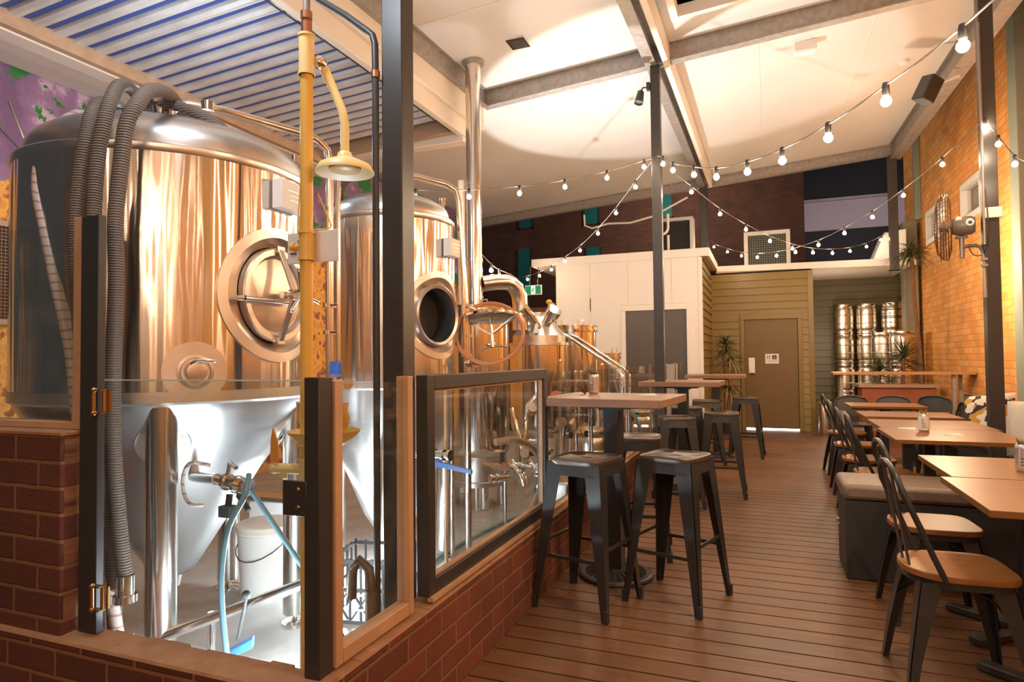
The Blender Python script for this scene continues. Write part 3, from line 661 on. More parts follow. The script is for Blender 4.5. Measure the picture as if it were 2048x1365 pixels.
# ------------------------------------------------------------------ brewing tanks
def onpad(m, c, Rt, ang, z, r0, r1, off, n=56, th=.006):
    # curved annular pad following a cylinder
    vs = []; fs = []
    for rr in (r0,r1):
        for o_ in (off+th, off-.004):
            for k_ in range(n):
                t_ = 2*PI*k_/n; u = rr*math.cos(t_); h = rr*math.sin(t_)
                a = R(ang)+u/Rt; q = Rt+o_
                vs.append((c[0]+q*math.cos(a),c[1]+q*math.sin(a),z+h))
    for k_ in range(n):
        j_ = (k_+1)%n
        fs += [(k_,j_,2*n+j_,2*n+k_),(k_,n+k_,n+j_,j_),(2*n+k_,2*n+j_,3*n+j_,3*n+k_)]
    m.add(vs,fs); return m
def radial(c, Rt, ang, z, extra=0): a = R(ang); return Vector((c[0]+(Rt+extra)*math.cos(a), c[1]+(Rt+extra)*math.sin(a), z))
def tank(name,label,c,Rt,zs,zl,ztop,legs,rl,tip,man,manang,manz,manR,isopen,platean,pz):
    t = thing(name,label,'brewing tank',(c[0],c[1],.05)); C3 = (c[0],c[1],0)
    body = MB(); NS,NR = 168,44; ro,ri,rd,dd0 = manR*1.235,manR*1.06,manR*.87,-.022
    zz = [zs+(zl-.03-zs)*k_/NR for k_ in range(NR+1)]
    vs = [(c[0]+Rt*math.cos(2*PI*k_/NS),c[1]+Rt*math.sin(2*PI*k_/NS),z) for z in zz for k_ in range(NS)]; fs = []
    for r_ in range(NR):
        for k_ in range(NS):
            a_ = (2*PI*(k_+.5)/NS-R(manang)+PI)%(2*PI)-PI
            if math.hypot(a_*Rt,(zz[r_]+zz[r_+1])/2-manz) < (ro+ri)/2: continue
            fs.append((r_*NS+k_,r_*NS+(k_+1)%NS,(r_+1)*NS+(k_+1)%NS,(r_+1)*NS+k_))
    body.add(vs,fs); body.build('jacket', M['steel'], t, world=True, smooth=40)
    b = MB(); b.lathe([(Rt,zl-.035),(Rt+.004,zl-.03),(Rt+.004,zl-.004),(Rt-.004,zl+.004),(Rt-.03,zl+.008),(Rt-.035,zl+.006)],96,C3); b.build('rim_band', M['steel_top'], t, world=True, smooth=40)
    dr_ = Rt-.032; h = ztop-zl
    prof = [(dr_,zl),(dr_,zl+h*.18)]+[(dr_*math.cos(q*PI/2/10)**.7 if q<10 else 0, zl+h*.18+h*.82*math.sin(q*PI/2/10)) for q in range(1,11)]
    MB().lathe(prof,96,C3).build('dome', M['steel_top'], t, world=True, smooth=50)
    bd = MB(); bd.lathe([(Rt+.003,zs+.04),(Rt+.003,zs-.002),(Rt-.012,zs-.012)],96,C3); bd.build('seam_band', M['steel_pad'], t, world=True, smooth=40)
    co = MB(); co.lathe([(Rt-.012,zs-.012),(Rt-.03,zs-.05),(Rt*.62,zs-(zs-tip)*.42),(Rt*.17,tip+.045),(Rt*.13,tip+.015),(.04,tip),(.03,tip-.05)] if Rt > .5 else [(Rt-.012,zs-.012),(Rt-.014,zs-.24),(Rt-.03,zs-.30),(Rt*.42,tip+.09),(Rt*.30,tip+.02),(.04,tip),(.03,tip-.05)],96,C3); co.build('cone', M['steel_cone'], t, world=True, smooth=30)
    for a in legs:
        q = radial(c,rl,a,0); lg = MB(); zt = zs-.02 
        lg.cyl((q.x,q.y,.10),(q.x,q.y,zt),.056,32)
        L_ = lg.build('leg', M['pipe'], t, world=True, smooth=50)
        f_ = MB(); f_.lathe([(0,.0),(.062,.0),(.062,.008),(.02,.012),(.012,.02),(.012,.055),(0,.055)],24,(q.x,q.y,.05)); f_.build('foot', M['chrome'], L_, world=True, smooth=40)
        pd = MB(); n_ = radial(c,1,a,0)-Vector((c[0],c[1],0)); sl = math.atan2(zs-tip, Rt)
        cc = radial(c,rl-.045,a,zs-.17); pd.frame(cc,(n_.x,n_.y,-.55),(0,0,1)); pd.lathe([(.055,.0),(.098,.0),(.10,-.006),(.10,-.02)],32); pd.build('leg_pad', M['steel_pad'], t, world=True, smooth=40)
    # manway
    pad = MB(); onpad(pad,c,Rt,manang,manz,ri,ro,.003,72); pad.build('manway_pad', M['steel_pad'], t, world=True, smooth=40)
    o = radial(c,Rt,manang,manz); nrm = Vector((math.cos(R(manang)),math.sin(R(manang)),0))
    s_ = MB().frame(o,nrm,(0,0,1)); pr = dd0
    nk = MB(); n_ = 72; vs = []; fs = []
    for k_ in range(n_):
        t_ = 2*PI*k_/n_; u = ri*math.cos(t_); h_ = ri*math.sin(t_); a = R(manang)+u/Rt; q_ = Rt+.003
        vs.append((c[0]+q_*math.cos(a),c[1]+q_*math.sin(a),manz+h_))
    for k_ in range(n_):
        t_ = 2*PI*k_/n_; rr_ = rd*1.02
        vs.append(tuple(s_.M @ Vector((rr_*math.sin(t_),-rr_*math.cos(t_)*(1 if (s_.M @ Vector((0,1,0))-s_.M @ Vector((0,0,0))).dot(Vector((-math.sin(R(manang)),math.cos(R(manang)),0))) < 0 else -1),dd0-.01))))
    fs = [(k_,(k_+1)%n_,n_+(k_+1)%n_,n_+k_) for k_ in range(n_)]
    nk.add(vs,fs); nk.build('manway_neck', M['door_steel'], t, world=True, smooth=60)
    if isopen:
        v = MB(); v.M = s_.M; v.lathe([(rd*1.02,dd0-.01),(rd*1.02,dd0+.014),(rd*.97,dd0+.02),(rd*.88,dd0+.012),(rd*.86,dd0-.02),(rd*.86,dd0-.06)],56); v.build('hatch_rim', M['steel_top'], t, world=True, smooth=40)
        v = MB(); v.M = s_.M; v.lathe([(rd*.86,dd0-.015),(rd*.84,dd0-.12),(0,dd0-.14)],48); v.build('dark_opening', M['dark_void'], t, world=True)
    else:
        dd = MB(); dd.M = s_.M; r = rd
        dd.lathe([(r,pr-.012),(r,pr+.018),(r*.97,pr+.024),(r*.85,pr+.024),(r*.82,pr+.010),(r*.78,pr+.004),(r*.6,pr+.010),(r*.35,pr+.016),(0,pr+.019)],72); door = dd.build('manway_door', M['door_steel'], t, world=True, smooth=35)
        y = MB(); y.M = s_.M; up = r*.97
        y.beam((up,.0,pr+.03),(0.02,0,pr+.10),.030,.010,(0,0,1)); y.beam((-up,0,pr+.03),(-.02,0,pr+.10),.030,.010,(0,0,1)); y.box((up,0,pr+.02),(.03,.045,.03)); y.box((-up,0,pr+.02),(.03,.045,.03)); y.build('yoke', M['bronze_valve'] if 0 else M['door_steel'], door, world=True, bevel=.002)
        y = MB(); y.M = s_.M; y.cyl((0,0,pr+.03),(0,0,pr+.155),.013,16); y.cyl((0,0,pr+.085),(0,0,pr+.135),.024,20); y.box((0,-.0,pr+.06),(.03,.05,.02))
        for q in range(3):
            a = R(15+120*q); y.cyl((0,0,pr+.14),(.105*math.cos(a),.105*math.sin(a),pr+.150),.0085,12); y.sphere((.105*math.cos(a),.105*math.sin(a),pr+.150),.010,10)
        y.build('hand_wheel', M['chrome'], door, world=True, smooth=50)
        y = MB(); y.M = s_.M; y.cyl((-.03,-.06,pr+.045),(-.03,.22,pr+.045),.010,12); y.cyl((-.03,.20,pr+.045),(-.03,.235,0),.012,12); y.box((0,-.07,pr+.05),(.025,.06,.03)); y.build('hinge_arm', M['chrome'], door, world=True, smooth=40)
    # name plate, boxed
    o = radial(c,Rt,platean,pz,.028); n2 = Vector((math.cos(R(platean)),math.sin(R(platean)),0))
    b = MB(); b.frame(o,n2,(0,0,1)); b.box((0,0,0),(.125 if Rt>.5 else .105,.165 if Rt>.5 else .12,.05)); pb = b.build('name_plate', M['plate'], t, world=True, bevel=.003)
    b = MB(); b.frame(o,n2,(0,0,1))
    for q in range(3): b.box((.02-.02*q,-.01,.0255),(.004,.10-.02*q,.001))
    b.build('plate_lines', M['steel_pad'], pb, world=True)
    return t
A = (-2.55,2.2); B = (-2.12,3.38)
TA = tank('fermenting_tank','large brushed steel conical tank in front with its round hatch shut',A,.61,1.12,2.11,2.33,(-45,28,110,190),.545,.30,1,0,1.555,.232,False,3,1.985)
TB = tank('fermenting_tank','smaller steel conical tank behind with its round hatch hanging open',B,.386,1.12,2.11,2.27,(-60,40,130,215),.33,.26,1,-13,1.53,.205,True,0,1.93)
# sampling port on tank A
onp = MB(); onpad(onp,A,.61,-34,1.235,.04,.115,.003); onp.build('port_pad', M['steel_pad'], TA, world=True, smooth=40)
o = radial(A,.61,-34,1.235); nn = (math.cos(R(-34)),math.sin(R(-34)),0)
q = MB().frame(o,nn,(0,0,1)); q.lathe([(.066,0),(.066,.012),(.055,.014),(.05,.004),(.0,.004)],32); q.lathe([(.03,0),(.03,.04),(.036,.042),(.036,.055),(.02,.058),(0,.058)],24); q.build('port_cap', M['door_steel'], TA, world=True, smooth=40)
q = MB().frame(o,nn,(0,0,1)); q.tube([(.03,.02,.05),(.045,.0,.065),(.04,-.06,.07)],.008,8); q.ring(tuple(o+Vector(nn)*.05),nn,.042,.006); q.M = MB().frame(o,nn,(0,0,1)).M; q.build('clamp', M['chrome'], TA, world=True, smooth=50)
# dome fittings of tank A
q = MB(); q.cyl((-2.37,1.98,2.26),(-2.37,1.98,2.36),.05,24); q.cyl((-2.37,1.98,2.36),(-2.37,1.98,2.375),.065,24); q.build('top_fitting', M['chrome'], TA, world=True, smooth=50)
q = MB(); 
q.hexa([(-3.02,2.03,2.20),(-2.98,1.99,2.20),(-2.97,2.0,2.20),(-3.01,2.04,2.20),(-3.0,2.03,2.36),(-2.96,1.99,2.36),(-2.95,2.0,2.36),(-2.99,2.04,2.36)])
q.build('lifting_lug', M['steel_pad'], TA, world=True)
# drain valve on cone of tank A, with clear loop
def valve(m, o, d, s=1.0):
    d = Vector(d).normalized(); o = Vector(o)
    m.cyl(o,o+d*.05*s,.020*s,20); m.cyl(o+d*.045*s,o+d*.06*s,.032*s,20); m.cyl(o+d*.055*s,o+d*.11*s,.026*s,20); m.cyl(o+d*.105*s,o+d*.12*s,.034*s,20); m.cyl(o+d*.12*s,o+d*.15*s,.022*s,20); m.cyl(o+d*.15*s,o+d*.165*s,.033*s,24)
o = Vector((-1.93,1.86,.83))
q = MB(); st = radial(A,.40,-30,.80); q.cyl(st,o,.022,20); valve(q,o,(.95,-.1,-.1),1.0); q.build('drain_valve', M['chrome'], TA, world=True, smooth=40)
q = MB(); q.tube([(-1.87,1.85,.85),(-1.85,1.84,.90),(-1.80,1.82,.885)],.008,8); q.build('valve_lever', M['chrome'], TA, world=True, smooth=50)
q = MB(); q.tube([(-1.97,1.86,.88)]+[(-1.985-.055*math.sin(k_*PI/8),1.80,.82+.08*math.cos(k_*PI/8)) for k_ in range(9)]+[(-1.97,1.83,.735)],.007,8); q.build('sight_loop', M['hose_clear'], TA, world=True, smooth=50)
q = MB(); q.tube([(-1.86,1.85,.78),(-1.86,1.84,.72)],.012,8); q.tube([(-1.82,1.85,.78),(-1.76,1.84,.73)],.010,8); q.box((-1.86,1.84,.72),(.05,.04,.04)); q.build('air_actuator', M['rubber'], TA, world=True, smooth=50)
# low crossing pipe with valve and blue lever
t = thing('drain_pipe','sloping steel drain pipe with valve near the floor under the big tank','pipe',(-1.9,1.9,.05))
MB().tube([(-2.35,1.75,.16),(-2.18,1.78,.22),(-1.62,1.98,.44)],.021,14).build('pipe', M['pipe'], t, world=True, smooth=50)
q = MB(); q.tube([(-2.0,1.9,.31),(-2.0,1.9,.12)],.014,12); q.tube([(-2.1,1.9,.12),(-1.78,1.9,.12)],.016,12); valve(q,(-1.86,1.88,.12),(.9,-.2,0),1.0); q.cyl((-2.0,1.9,.05),(-2.0,1.9,.12),.02,12); q.build('branch_valve', M['chrome'], t, world=True, smooth=40)
q = MB(); q.hexa([(-1.90,1.86,.165),(-1.88,1.84,.165),(-1.74,1.84,.235),(-1.76,1.87,.235),(-1.90,1.86,.195),(-1.88,1.84,.195),(-1.74,1.84,.272),(-1.76,1.87,.272)]); q.build('blue_lever', M['blue'], t, world=True, bevel=.005)
q = MB(); q.cyl((-1.80,1.87,.40),(-1.84,1.87,.24),.006,8); q.sphere((-1.80,1.87,.41),.017,12); q.build('knob_rod', M['rubber'], t, world=True, smooth=50)
# overhead loop pipes
t = thing('steel_pipe','polished steel pipe looping over the big tank and down between the tanks','pipe',(-2.15,2.78,.05))
pts = [(-2.45,2.05,2.25),(-2.45,2.05,2.33),(-2.43,2.07,2.40),(-2.38,2.12,2.425),(-2.30,2.25,2.43),(-2.17,2.62,2.43),(-2.14,2.70,2.42),(-2.12,2.76,2.38),(-2.115,2.775,2.30),(-2.115,2.775,1.15),(-2.115,2.775,.06)]
MB().tube(pts,.022,14).build('pipe', M['pipe'], t, world=True, smooth=60)
for z in (1.42,1.56,1.22):
    q = MB(); q.cyl((-2.115,2.775,z-.01),(-2.115,2.775,z+.01),.036,18); q.tube([(-2.09,2.75,z),(-2.03,2.73,z)],.006,6); q.build('clamp', M['chrome'], t, world=True, smooth=50)
MB().cyl((-2.33,2.18,2.41),(-2.33,2.18,2.45),.03,14).build('clamp', M['chrome'], t, world=True, smooth=50)
q = MB(); valve(q,(-2.10,2.74,1.16),(1,-.3,0),1.0); q.build('valve', M['chrome'], t, world=True, smooth=40)
MB().box((-2.02,2.70,1.235),(.05,.04,.07)).build('blue_lever', M['blue'], t, world=True, bevel=.008)
t = tag(MB().cyl((-2.155,2.90,.05),(-2.155,2.90,2.30),.016,14).build('steel_pipe', M['pipe'], smooth=60),'second straight steel pipe standing between the two tanks','pipe')
t = thing('steel_pipe','polished steel pipe looping over the smaller tank and down beside its hatch','pipe',(-1.75,3.62,.05))
pts = [(-2.05,3.35,2.25),(-2.05,3.35,2.33),(-2.02,3.36,2.375),(-1.95,3.39,2.385),(-1.82,3.53,2.36),(-1.78,3.58,2.33),(-1.765,3.6,2.26),(-1.73,3.63,1.42),(-1.73,3.63,.06)]
MB().tube(pts,.021,14).build('pipe', M['pipe'], t, world=True, smooth=60)
for z in (1.42,1.58,1.30): MB().cyl((-1.73,3.63,z-.01),(-1.73,3.63,z+.01),.034,18).build('clamp', M['chrome'], t, world=True, smooth=50)
q = MB(); valve(q,(-1.73,3.62,1.25),(.6,-.5,0),.8); q.build('valve', M['chrome'], t, world=True, smooth=50)
# relief valves with yellow tubes
for (x,y,z,lb_) in ((-2.21,2.62,2.22,'thin yellow tube with chrome valve behind the yellow pole by the big tank'),(-1.84,3.52,2.17,'thin yellow tube with chrome valve on top of the smaller tank')):
    t = thing('relief_tube',lb_,'tube',(x,y,z-.2)); q = MB(); q.cyl((x,y,z),(x,y,z+.07),.014,12); q.cyl((x,y,z+.06),(x,y,z+.10),.02,12); q.tube([(x-.01,y,z+.05),(x-.05,y,z+.04),(x-.055,y,z-.02)],.005,6); q.build('valve', M['chrome'], t, world=True, smooth=50)
    MB().tube([(x,y,z),(x+.015,y,z-.08),(x+.05,y,z-.25)],.011,10).build('tube', M['yellow_pale'], t, world=True, smooth=60)

# hoses draped over tank A
def hose(label, pts, r, m, name='hose', n=14, fit=None):
    # smooth by Catmull-Rom
    P_ = [Vector(p) for p in pts]; out = []
    for i in range(len(P_)-1):
        p0 = P_[max(i-1,0)]; p1 = P_[i]; p2 = P_[i+1]; p3 = P_[min(i+2,len(P_)-1)]
        for k_ in range(8):
            u = k_/8; out.append(.5*((2*p1)+(-p0+p2)*u+(2*p0-5*p1+4*p2-p3)*u*u+(-p0+3*p1-3*p2+p3)*u**3))
    out.append(P_[-1])
    if fit is None: return tag(MB().tube(out,r,n).build(name, m, smooth=60), label, 'hose')
    t = thing(name,label,'hose',tuple(P_[-1])); MB().tube(out,r,n).build('tube', m, t, world=True, smooth=60)
    e_ = P_[-1]; q = MB(); q.cyl(e_+Vector((0,0,.015)),e_-Vector((0,0,.05)),r*1.12,20); q.cyl(e_-Vector((0,0,.05)),e_-Vector((0,0,.075)),r*1.45,20); q.build('end_fitting', M['chrome'], t, world=True, smooth=40); return t
hose('leftmost of the three thick ribbed grey hoses over the big tank',[(-2.80,2.25,2.40),(-2.653,2.0,2.411),(-2.461,1.78,2.321),(-2.321,1.64,2.209),(-2.292,1.60,2.107),(-2.307,1.59,1.998),(-2.325,1.585,1.80),(-2.31,1.585,1.5),(-2.27,1.59,1.2),(-2.24,1.60,.85),(-2.25,1.62,.5),(-2.27,1.65,.13)],.025,M['hose_grey'],fit=1)
hose('middle of the three thick ribbed grey hoses over the big tank',[(-2.72,2.3,2.42),(-2.623,2.1,2.454),(-2.456,1.9,2.422),(-2.309,1.74,2.349),(-2.215,1.64,2.253),(-2.197,1.60,2.157),(-2.221,1.59,2.005),(-2.238,1.59,1.80),(-2.230,1.59,1.55),(-2.205,1.60,1.2),(-2.185,1.60,.95),(-2.17,1.62,.6),(-2.2,1.66,.16)],.025,M['hose_grey'],fit=1)
hose('rightmost of the three thick ribbed grey hoses with chrome end hanging over the big tank',[(-2.53,2.3,2.38),(-2.401,2.1,2.400),(-2.247,1.9,2.371),(-2.123,1.72,2.291),(-2.075,1.63,2.20),(-2.090,1.60,2.114),(-2.118,1.60,1.957),(-2.140,1.60,1.78),(-2.134,1.60,1.55),(-2.146,1.60,1.2),(-2.14,1.60,.96),(-2.11,1.60,.70),(-2.078,1.60,.52)],.026,M['hose_grey'],fit=1)
hose('thin pale braided hose arching down the left side of the big tank',[(-2.80,2.05,2.38),(-2.752,1.9,2.361),(-2.714,1.8,2.294),(-2.651,1.7,2.185),(-2.583,1.62,2.057),(-2.563,1.6,1.933),(-2.524,1.6,1.796),(-2.458,1.6,1.584),(-2.372,1.6,1.322),(-2.328,1.6,1.076),(-2.26,1.61,.8),(-2.19,1.62,.5),(-2.12,1.61,.3),(-2.08,1.60,.08)],.020,M['hose_clear'])
hose('ribbed grey hose lying coiled on the dome of the big tank',[(-2.50,2.1,2.385),(-2.42,1.97,2.375),(-2.34,1.95,2.365),(-2.25,1.98,2.34),(-2.15,2.02,2.29),(-2.08,2.1,2.22)],.023,M['hose_grey'])
hose('ribbed grey hose arching over the top of the smaller tank',[(-2.42,3.3,2.15),(-2.36,3.2,2.27),(-2.28,3.17,2.36),(-2.16,3.2,2.38),(-2.05,3.25,2.33),(-1.98,3.3,2.27)],.026,M['hose_grey'])
hose('slim blue hose hanging from the cone valve and lying over the floor edge',[(-1.76,1.84,.86),(-1.72,1.78,.80),(-1.735,1.72,.70),(-1.745,1.70,.56),(-1.73,1.69,.41),(-1.69,1.67,.28),(-1.64,1.62,.16),(-1.60,1.58,.07)],.010,M['blue_hose'],n=10)
hose('slim blue hose slanting behind the yellow pole',[(-1.77,1.86,.80),(-1.72,1.88,.72),(-1.67,1.90,.64),(-1.60,1.92,.54),(-1.52,1.95,.42),(-1.47,2.0,.25),(-1.5,2.1,.07)],.010,M['blue_hose'],n=10)
hose('pale blue hose lying along the brewery floor inside the glass',[(-1.60,2.3,.065),(-1.80,3.0,.065),(-1.88,3.45,.065),(-1.87,4.05,.065),(-1.80,4.6,.065),(-1.60,5.1,.065),(-1.50,5.6,.065)],.012,M['blue_hose'],n=10)
hose('ribbed tan hose curving down by the side glass',[(-1.44,3.38,.80),(-1.36,3.50,.80),(-1.33,3.70,.73),(-1.32,3.86,.60),(-1.33,3.86,.48),(-1.34,3.74,.38),(-1.36,3.50,.26),(-1.38,3.3,.15),(-1.40,3.1,.075)],.020,noisy('tan_hose',(.42,.27,.16),(.33,.2,.11),.5,scale=(20,20,20)))
hose('pale hose arcing down from the small far kettle',[(-1.78,7.7,1.25),(-1.70,7.6,1.15),(-1.68,7.6,1.0),(-1.6,7.6,.75),(-1.42,7.5,.60),(-1.33,7.4,.35),(-1.30,7.3,.07)],.016,M['blue_hose'],n=10)
# tank B lower valve and pipes
t = thing('outlet_valve','chrome outlet valve with blue lever under the smaller tank','valve',(-1.8,3.2,.5))
q = MB(); q.cyl((-2.0,3.2,.72),(-1.72,3.1,.76),.018,14); valve(q,(-1.72,3.1,.76),(1,-.1,0),.9); q.tube([(-1.75,3.45,.06),(-1.75,3.45,1.1)],.012,10); q.build('valve_body', M['chrome'], t, world=True, smooth=40)
q = MB(); q.hexa([(-1.66,3.07,.70),(-1.66,3.10,.70),(-1.46,3.12,.665),(-1.46,3.10,.665),(-1.66,3.07,.73),(-1.66,3.10,.73),(-1.46,3.12,.685),(-1.46,3.10,.685)]); q.build('blue_lever', M['blue'], t, world=True)
q = MB(); q.tube([(-1.66,3.2,1.1),(-1.66,3.2,.08)],.010,10); q.cyl((-1.66,3.2,.05),(-1.66,3.2,.075),.03,16); q.build('sight_tube', M['timber'], t, world=True, smooth=50)
q = MB(); q.hexa([(-1.86,2.95,.13),(-1.84,2.92,.13),(-1.74,2.98,.22),(-1.76,3.0,.22),(-1.86,2.95,.16),(-1.84,2.92,.16),(-1.74,2.98,.26),(-1.76,3.0,.26)]); q.build('blue_lever', M['blue'], t, world=True)
q = MB(); valve(q,(-1.86,2.97,.12),(1,-.1,0),.9); q.cyl((-1.83,2.97,.05),(-1.83,2.97,.12),.02,12); q.build('floor_valve', M['chrome'], t, world=True, smooth=40)
# opened hatch door with orange gasket ring
t = thing('hatch_door','opened round steel hatch door with three arm wheel hanging beside the smaller tank','tank door',(-1.70,3.62,1.4))
o = Vector((-1.60,3.70,1.545)); s_ = MB().frame(o,(-.10,.12,1.0),(1,0,0)); r = .185
q = MB(); q.M = s_.M; q.lathe([(0,.028),(r*.5,.024),(r*.85,.012),(r,.0),(r,-.014),(r*.93,-.018),(r*.8,-.006),(r*.4,.006),(0,.01)],56); q.build('lid', M['chrome'], t, world=True, smooth=40)
q = MB(); q.M = s_.M; q.beam((r*.9,.02,-.01),(.0,0,-.12),.026,.010,(0,0,1)); q.beam((-r*.9,-.02,-.01),(0,0,-.12),.026,.01,(0,0,1)); q.build('yoke', M['pipe'], t, world=True)
q = MB(); q.M = s_.M; q.cyl((0,0,-.0),(0,0,-.20),.011,12); q.cyl((0,0,-.17),(0,0,-.20),.02,14)
for k_ in range(3):
    a = R(35+120*k_); q.cyl((0,0,-.185),(.10*math.cos(a),.10*math.sin(a),-.20),.008,10)
q.build('hand_wheel', M['chrome'], t, world=True, smooth=40)
q = MB(); q.cyl((-1.735,3.60,1.30),(-1.735,3.60,1.72),.016,14); q.tube([(-1.735,3.6,1.62),(-1.70,3.62,1.60),(-1.66,3.66,1.57)],.013,10); q.build('hinge', M['chrome'], t, world=True, smooth=50)
gk = MB(); gk.ring((-1.565,3.60,1.435),(.30,-.86,.42),.205,.013,64,10); tag(gk.build('gasket_ring', M['gasket'], smooth=60),'orange brown rubber ring hanging around the opened hatch door','gasket')

# flue and kettles
fl = thing('flue_pipe','tall polished steel flue rising through the white ceiling','flue',(-2.5,5.42,.05))
zc = cz(-2.5,5.42)
q = MB(); q.cyl((-2.5,5.42,1.4),(-2.5,5.42,zc),.072,40); q.build('main_pipe', steelmat('flue_steel',(.8,.74,.66),.16,.5), fl, world=True, smooth=60)
MB().cyl((-2.5,5.42,.05),(-2.5,5.42,1.4),.06,24).build('stand', M['pipe'], fl, world=True, smooth=60)
MB().lathe([(.072,-.03),(.10,-.028),(.105,-.01),(.105,0)],40,(-2.5,5.42,zc)).build('ceiling_collar', M['galv'], fl, world=True, smooth=40)
q = MB()
for z in (3.0-.1,2.2,1.85): q.lathe([(.072,-.01),(.080,-.01),(.080,.01),(.072,.01)],36,(-2.5,5.42,z))
q.build('band', M['pipe'], fl, world=True, smooth=40)
el = MB(); pts = [(-2.45,5.44,1.96),(-2.30,5.6,1.985)]+[(-2.22+.10*math.sin(k_*PI/12),5.68+.10*math.sin(k_*PI/12),1.89+.10*math.cos(k_*PI/12)) for k_ in range(7)]+[(-2.12,5.78,1.6)]
pts = [(-2.45,5.47,1.98),(-2.35,5.56,2.0),(-2.27,5.63,2.005),(-2.23,5.67,1.99),(-2.20,5.71,1.95),(-2.18,5.74,1.88),(-2.175,5.75,1.80),(-2.175,5.75,1.55)]
el.tube(pts,.075,28).build('elbow', M['pipe'], fl, world=True, smooth=60)
MB().lathe([(.075,-.012),(.095,-.012),(.095,.012),(.075,.012)],36,(-2.175,5.75,1.70)).build('flange', M['chrome'], fl, world=True, smooth=40)
t = tag(MB().cyl((-2.62,5.4,.05),(-2.62,5.4,2.95),.035,16).build('vent_pipe', M['cream'], smooth=60),'slim cream pipe standing beside the tall steel flue','pipe')
def kettle(label,c,Rk,zb,zt,cone,legs,lh,parts=1):
    t = thing('brew_kettle',label,'kettle',(c[0],c[1],.05)); C3 = (c[0],c[1],0)
    MB().lathe([(.02,zb-.03),(Rk*.5,zb-.03),(Rk*.85,zb),(Rk*.97,zb+.04),(Rk,zb+.09),(Rk,zt)],72,C3).build('body', M['kettle'], t, world=True, smooth=40)
    if cone: MB().lathe([(Rk,zt),(Rk+.006,zt+.004),(Rk+.006,zt+.03),(Rk*.90,zt+.035),(Rk*.90,zt+.10),(Rk*.86,zt+.115),(Rk*.40,zt+.27),(Rk*.34,zt+.30),(Rk*.34,zt+.33),(0,zt+.335)],64,C3).build('cone_top', M['steel_top'], t, world=True, smooth=35)
    else:
        MB().lathe([(Rk,zt-.06),(Rk+.016,zt-.058),(Rk+.018,zt-.03),(Rk+.018,zt-.02),(Rk,zt-.018),(Rk,zt),(Rk+.02,zt+.002),(Rk+.02,zt+.02),(Rk*.8,zt+.03),(0,zt+.045)],64,C3).build('lid', M['chrome'], t, world=True, smooth=35)
        q = MB(); q.tube([(c[0]+.06,c[1]-.05,zt+.035),(c[0]+.06,c[1]-.05,zt+.075),(c[0]+.12,c[1]-.05,zt+.075),(c[0]+.12,c[1]-.05,zt+.035)],.006,8); q.build('lid_handle', M['chrome'], t, world=True, smooth=50)
    q = MB()
    MB().lathe([(Rk*.8,zb-.03),(Rk*.9,zb-.03),(Rk*.9,zb+.02)],48,C3).build('skirt', M['steel_top'], t, world=True, smooth=40)
    for k_ in range(legs):
        a = -1.2+2*PI*k_/legs; x = c[0]+Rk*.75*math.cos(a); y = c[1]+Rk*.75*math.sin(a)
        L_ = MB().cyl((x,y,.06),(x,y,zb+.02),.03,18).build('leg', M['pipe'], t, world=True, smooth=60)
        MB().lathe([(0,0),(.045,0),(.045,.008),(.03,.012)],18,(x,y,.05)).build('foot', M['chrome'], L_, world=True, smooth=40)
    return t
K1 = kettle('steel kettle with flat clamped lid beside the smaller tank',(-2.28,4.98),.27,.46,1.70,False,4,.3)
K2 = kettle('cone topped steel kettle joined to the bent flue pipe',(-2.08,6.02),.29,.55,1.40,True,4,.3)
K3 = kettle('tall narrow steel kettle with clamped lid before the white shed',(-1.98,6.95),.235,.50,1.62,False,4,.3)
K4 = kettle('small lidded steel vessel at the far end of the brewery',(-1.83,7.95),.14,.7,1.32,False,3,.3)
MB().lathe([(.20,.50),(.245,.46),(.25,.42),(.25,.28),(.26,.27),(.26,.235),(0,.235)],56,(-2.28,4.98,0)).build('base_drum', M['steel_top'], K1, world=True, smooth=40)
for a in (-.9,.4,1.9,3.4): MB().cyl((-2.28+.2*math.cos(a),4.98+.2*math.sin(a),.055),(-2.28+.2*math.cos(a),4.98+.2*math.sin(a),.24),.042,24).build('stub_leg', M['pipe'], K1, world=True, smooth=50)
q = MB(); q.cyl((-1.98,5.92,1.60),(-1.88,5.86,1.72),.05,20); q.cyl((-1.90,5.87,1.70),(-1.86,5.85,1.745),.075,24); q.cyl((-2.0,5.9,1.5),(-2.1,5.75,1.72),.04,18); q.cyl((-2.1,5.74,1.70),(-2.13,5.70,1.76),.055,18); q.build('top_ports', M['chrome'], K2, world=True, smooth=40)
q = MB(); q.cyl((-1.9,5.8,1.75),(-1.9,5.8,1.80),.012,10); q.lathe([(0,0),(.025,0),(.03,.02),(.012,.035),(0,.035)],12,(-1.9,5.8,1.80)); q.build('yellow_knob', M['yellow'], K2, world=True, smooth=40)
q = MB(); q.prism([(-.02,0),(.02,0),(.016,.08),(0,.095),(-.016,.08)],0,.008); 
q2 = MB(); q2.frame((-2.02,5.76,1.52),(.2,-1,.3),(1,0,0)); q2.prism([(-.02,0),(.02,0),(.016,.08),(0,.095),(-.016,.08)],0,.008); q2.build('lifting_lug', M['steel_pad'], K2, world=True)
q = MB(); q.frame((-1.86,5.84,.90),(.55,-.83,0),(0,0,1)).lathe([(0,.02),(.062,.02),(.07,.012),(.07,0)],28); q.build('red_cap', mat('red_orange_cap',(.62,.10,.03),.4), K2, world=True, smooth=40)
t = thing('valve_cluster','cluster of chrome clamped valves and elbows at the foot of the flat lidded kettle','valve',(-1.7,4.3,.05))
q = MB()
